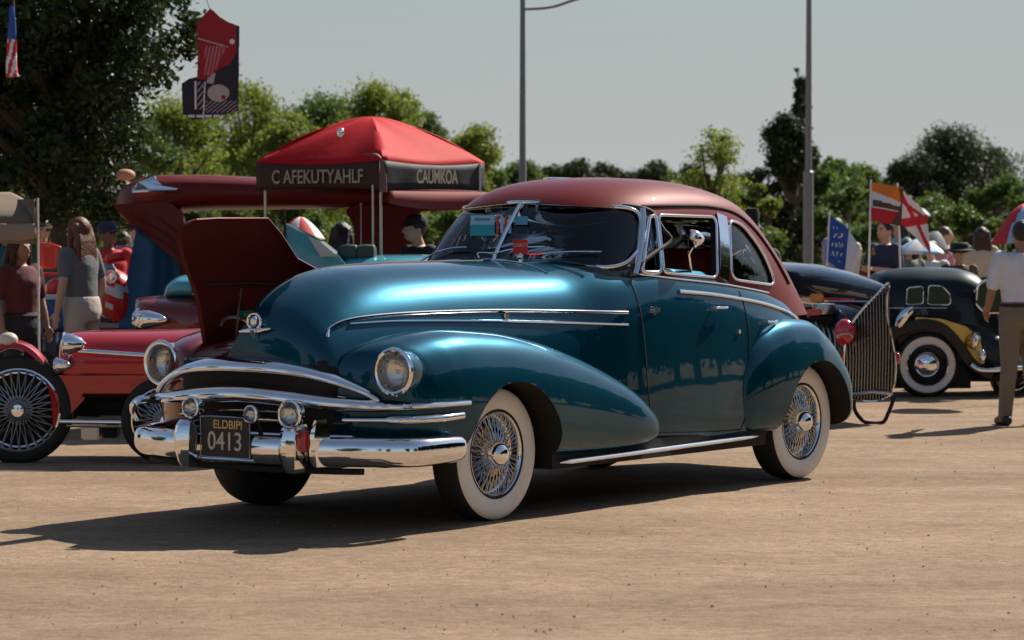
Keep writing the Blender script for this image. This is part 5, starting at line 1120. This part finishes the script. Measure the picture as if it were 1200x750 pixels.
def bfn(s, q):
    x = B0[0]+(B1[0]-B0[0])*s; y = B0[1]+(B1[1]-B0[1])*q
    if not inpoly(x, y, outline): return None
    if x > 277.5 and y > 31: return 0
    if inpoly(x, y, redp):
        if 240 < x < 266 and 52 < y < 88 and inpoly(x, y, [(238, 54), (266, 54), (250, 88), (238, 88)]): return 4 if int((x+y*.2)/2.1) % 2 == 0 else 1
        if (x-272.5)**2/9+(y-49)**2/9 < 1: return 2
        if abs(y-(45+.18*(x-232)*1.6)) < .7 and x < 268: return 3
        return 1
    if ((x-256)/13)**2+((y-109)/10)**2 < 1: return 3 if not ((x-262)**2+(y-114)**2 < 8) else 1
    if inpoly(x, y, [(246, 84), (253, 86), (250, 98), (242, 97)]): return 3
    if abs(x-(240-(y-100)*.05)) < .7 and y > 96: return 2
    if abs(x-229) < .8 and 95 < y < 128: return 2
    if 118 < y < 132 and (int(x*.7+y*.9) % 4 == 0) and x > 240: return 3
    if 96 < y < 128 and 231 < x < 238 and int(y*.5+x*.6) % 4 == 0: return 3
    if y > 133-(x-214)*.02 and int(x/2) % 5 < 4 and y < 137.5 and x < 272: return 2 if y > 134.5 else 0
    return 0
P0 = at(B0[0], B0[1], Yb); du = at(B1[0], B0[1], Yb)-P0; dv = at(B0[0], B1[1], Yb)-P0
ban = clothmesh(P0, du, dv, 156, 268, lambda s, q: .02*math.sin(s*5)+.015*math.sin(q*6+s*3), bfn, 'hanging_banner', [FN, FD, FW, FG, mat('banner_pink', (.45, .16, .18), .6)])
tag(ban, 'red and black pictorial banner hanging against the sky beside the dark tree', 'banner')
e = at(246, 12, Yb); one('banner_cord', tube([e, at(240, -8, Yb+.4), at(228, -40, Yb+1.2)], .004, 5), DARK, ban); 
# furled stars-and-stripes flag at the upper left
P0 = at(12, 6, 27); o = Vector((P0.x, 27, 0)); t = empty('furled_flag', o, 0, 'furled red, white and blue flag hanging at the upper left before the dark tree', 'flag')
rr = []; 
for j in range(22):
    f = j/21; w = (.016+.035*f**.7); cx = at(14+2*f*0, 6+84*f, 27)-o; rr.append([cx+Vector((w*(1+.2*math.sin(5*q+f*6))*math.cos(q), w*.7*math.sin(q), 0)) for q in [2*PI*k/20 for k in range(20)]])
fl = one('flag_cloth', loft(rr), [FR, FW, FB], t, angle=180)
for p in fl.data.polygons:
    zz = p.center.z; ang = math.atan2(p.center.y, p.center.x-(at(14, 50, 27)-o).x); zf = (at(14, 6, 27).z-zz)/.667
    p.material_index = 2 if zf < .45 else (0 if math.sin(ang*3+zf*16) > 0 else 1)
one('flag_pole', tube([at(14, 92, 27)-o+Vector((0, .03, 0)), at(16, -4, 27)-o, at(40, -40, 28.5)-o], .010, 8), BARK, t)
# blue flag
def flag(label, hoist, fly, Yf, drop, fn, mats, name='flag', wv=.03, pole_bottom=True):
    a = at(*hoist[0], Yf); b = at(*hoist[1], Yf); o = Vector((b.x, Yf, 0)); t = empty(name, o, 0, label, 'flag')
    P0 = a-o; dv = b-a; du = at(*fly, Yf)-a
    clothmesh(P0, du, dv, 44, 34, lambda s, q: wv*math.sin(s*7+q*2)*(.3+s)+wv*.4*math.sin(s*15+q*5)*s, fn, 'flag_cloth', mats, t)
    one('flag_pole', tube([Vector(((b-o).x-(a-b).x*1.0, 0, 0)), P0+(a-b)*.06], .010, 8), FW, t); return t
t = flag('blue flag with white scribbled lettering right of the lamp pole', ((972, 252), (967, 304)), (995, 268), 28.5, 0, lambda s, q: 1 if (.25 < s < .8 and (int(s*16+1.2*math.sin(q*20)) % 3 == 0) and .15 < q < .85 and math.sin(q*31+s*9) > .1) else 0, [FB, FW], wv=.02)
t = flag('plain white flag beside the blue flag', ((992, 264), (984, 309)), (1011, 296), 28.8, 0, lambda s, q: (None if q > 1.05-.5*s*.4 else 0), [FW])
def of(s, q):
    if s > .80+.15*math.sin(q*4): return 3
    return 0 if q < .22+.18*s else (1 if q < .42+.1*s else (3 if q < .62 and s > .1 else (1 if q < .66 else 2)))
t = flag('orange, white and red striped flag above the woman in navy', ((1020.5, 213), (1018, 258)), (1059, 220), 29, 0, of, [FO, FW, FR, FK])
def rf(s, q):
    d1 = abs(q-s*.9-.05); d2 = abs((1-q)-s*.9-.0)
    return 1 if (d1 < .13 or d2 < .12 or .30 < q*1.0+.2*s < .42) else 0
t = flag('waving red and white crossed flag right of the orange flag', ((1052, 217), (1056, 262)), (1087, 252), 29.3, 0, rf, [FW, FR])
def parasol(label, px, py, wpx, hpx, Yp, m1, m2=None, nm='parasol', tilt=0):
    k = Yp/FPX; o = at(px, py, Yp); z = o.z; o.z = 0; t = empty(nm, o, 0, label, 'parasol', None); rr = []; n = 8
    for f in np.linspace(0.02, 1, 9):
        rr.append([Matrix.Rotation(tilt, 3, 'Y') @ Vector((wpx*k/2*f*(1-.05*abs(math.sin(q*n/2)))*math.cos(q), wpx*k/2*f*math.sin(q), hpx*k*(1-f**1.6)))+Vector((0, 0, z)) for q in [2*PI*i/48 for i in range(48)]])
    c_ = MB().add(loft(rr, True, False)).build('cover', [m1, m2 or m1], t, angle=180)
    for p in c_.data.polygons:
        if int((math.atan2(p.center.y, p.center.x)+PI)/(2*PI)*n) % 2: p.material_index = 1
    md = c_.modifiers.new('s', 'SOLIDIFY'); md.thickness = .008
    one('pole', tube([Vector((0, 0, 0)), Vector((0, 0, z+hpx*k*.95))], .012, 8), DULL, t); return t
parasol('red and pale blue parasol above the man in white', 1206, 280, 92, 42, 26, FR, FLB, tilt=-.15)
parasol('pale blue and white parasol over the two people right of the flags', 1078, 297, 62, 18, 31, FLB, FW)
parasol('slate grey parasol tilted behind the red and white flag', 1092, 290, 44, 20, 33, mat('slate_cloth', (.10, .11, .13), .7), tilt=.35)
parasol('small white parasol far beyond the light blue car', 478, 263, 34, 9, 42, FW)
parasol('small white parasol just above the grey one at the right', 1080, 253, 22, 9, 44, FW, FLB)
parasol('white and grey parasol left of the man in white', 1178, 282, 34, 10, 29, FW)
# ================================================================ clutter among the left-hand crowd
RP = mat('red_plastic', (.62, .02, .015), .35, coat=.5); BP = mat('blue_plastic', (.02, .10, .30), .4, coat=.4); WP = mat('white_plastic', (.62, .66, .70), .35, coat=.5)
Y = 25.5; o = at(58, 300, Y); o.z = 0
t = empty('red_chair', o, 0, 'red moulded chair back between canopy post and auburn haired woman', 'chair')
rr = []
for f in np.linspace(0, 1, 9): rr.append([L(45+28*g-(1-f)*1+(g > .5)*(-5*(f))*(g-.5)*2, 285+29*f-1.5*math.sin(PI*g)*(1-f)+4*(1-f)**3*g*g, .08*math.cos(PI*g)-.1*(1-f)) for g in np.linspace(0, 1, 17)])
m = MB().add(loft(rr, False, False)).build('backrest', RP, t, angle=180); md = m.modifiers.new('s', 'SOLIDIFY'); md.thickness = .02
one('seat', box((.02, .1, Z(322)), (.24, .26, .03), .012), RP, t)
for a, b in ((-.09, 0), (.12, 0), (-.09, .2), (.12, .2)): one('leg', tube([Vector((a, b, Z(322))), Vector((a*1.15, b, 0))], .009, 6), ALU, t)
Y = 24.8; o = at(62, 300, Y); o.z = 0
t = empty('cool_box', o, 0, 'blue cool box with white lid in front of the red bag', 'cool box')
one('box', box(((X(47)+X(76))/2, .15, Z(368)), (X(76)-X(47), .3, Z(350)-Z(386)), .02), BP, t); one('lid', box(((X(46)+X(77))/2, .15, Z(348)), (X(77)-X(46), .32, .045), .015), WP, t)
tbl = empty('folding_table', o, 0, 'dark folding table carrying the blue cool box', 'table'); one('table_top', box((.1, .2, Z(387.5)), (.9, .5, .02), .004), DARK, tbl)
for a in (-.3, .5):
    for b in (0, .4): one('leg', tube([Vector((a, b, Z(388))), Vector((a, b, 0))], .012, 8), DULL, tbl)
bag = one('red_bag', side_loft([(X(51), .12, .02, Z(334), Z(341)), (X(54), .12, .08, Z(330), Z(345)), (X(64), .12, .1, Z(325), Z(346)), (X(72), .12, .07, Z(328), Z(346)), (X(75), .12, .02, Z(336), Z(344))]), RP, None, angle=180); bag.location = o; tag(bag, 'glossy red bag resting on the white lid of the cool box', 'bag')
Y = 23.8; o = at(30, 300, Y); o.z = 0
t = empty('scooter', o, 0, 'white and navy scooter parked under the tan canopy', 'scooter')
one('front_shield', prism(round_poly([(X(a), Z(b)) for a, b in [(27, 345), (41, 339), (44, 350), (40, 380), (30, 395), (24, 370)]], .04), -.03, .03, lambda a, b, d: Vector((a, d, b))), WP, t, angle=30)
one('body', side_loft([(X(8), .1, .03, Z(370), Z(410)), (X(12), .1, .1, Z(362), Z(425)), (X(30), .1, .13, Z(352), Z(430)), (X(44), .1, .08, Z(360), Z(430)), (X(48), .1, .03, Z(380), Z(420))]), mat('navy_plastic', (.012, .02, .04), .3, coat=1), t, angle=60)
one('seat', box((X(14), .1, Z(357)), (.16, .18, .04), .015), DARK, t)
one('handlebar', tube([L(6, 352, .05), L(20, 349, 0), L(34, 345, .0)], .01, 6), CHROME, t); headlamp(t, L(23, 366, -.08), .05, .08, R(80))
for px in (10, 46): bgwheel(t, L(px, 438, .1), .19, .09, 0, 'plain')
Y = 25.8; o = at(130, 300, Y); o.z = 0
t = empty('touring_motorcycle', o, 0, 'red and white faired motorcycle left of the blue sheet', 'motorcycle')
one('fairing', side_loft([(X(110), .1, .04, Z(330), Z(362)), (X(114), .1, .14, Z(318), Z(368)), (X(124), .1, .18, Z(312), Z(374)), (X(140), .1, .2, Z(318), Z(380)), (X(156), .1, .12, Z(330), Z(376))]), [RP, WP], t, angle=60)
fo = [q for q in t.children][-1]
for p in fo.data.polygons:
    z_ = p.center.z
    if Z(334) > z_ > Z(346) or Z(356) > z_ > Z(360) or p.center.x < X(120): p.material_index = 1
one('windscreen', side_loft([(X(114), .0, .03, Z(314), Z(330)), (X(118), .0, .08, Z(307), Z(330)), (X(128), .0, .1, Z(305), Z(332)), (X(136), .0, .05, Z(316), Z(332))]), FLB, t, angle=180)
one('red_cowl', tube(spline([L(112, 326, -.1), L(118, 308, -.12), L(132, 303, -.12), L(146, 300, -.1)], 5), [.02]*8+[.045]*8, 10), RP, t)
headlamp(t, L(131, 324, -.16), .055, .1, R(60), WP); one('engine', box((X(128), .1, Z(392)), (.4, .25, .2), .04), DULL, t); one('leg_shield', box((X(100), .0, Z(362)), (.09, .1, .26), .04), mat('grey_plastic', (.14, .16, .18), .4), t)
for px in (100, 156): bgwheel(t, L(px, 418, .1), .28, .11, 0, 'plain')
Y = 24; o = at(5, 300, Y); o.z = 0
t = empty('blue_kiosk', o, 0, 'narrow blue display stand with a pale face at the very left edge', 'display stand'); one('panel', box((X(-2), .1, Z(350)), (.09, .2, .5), .01), BP, t); one('face', box((X(0), -.005, Z(335)), (.06, .012, .12), .004), FLB, t); one('base', box((X(-2), .1, .02), (.3, .3, .04), .01), DARK, t)
one('post', tube([Vector((X(-2), .1, 0)), Vector((X(-2), .1, Z(380)))], .03, 8), DARK, t)
# striped red and white parasol cloth beyond the light blue car
parasol('red and white flecked parasol behind the light blue windscreen', 352, 280, 58, 26, 30, FR, FW)
b = one('orange_float', ball((0, 0, 0), (.10, .08, .06), 20, 12), mat('peach_plastic', (.50, .24, .17), .7), None, angle=180); b.location = at(147, 205, 29.4); tag(b, 'peach coloured ball caught in the foliage above the maroon nose', 'ball')
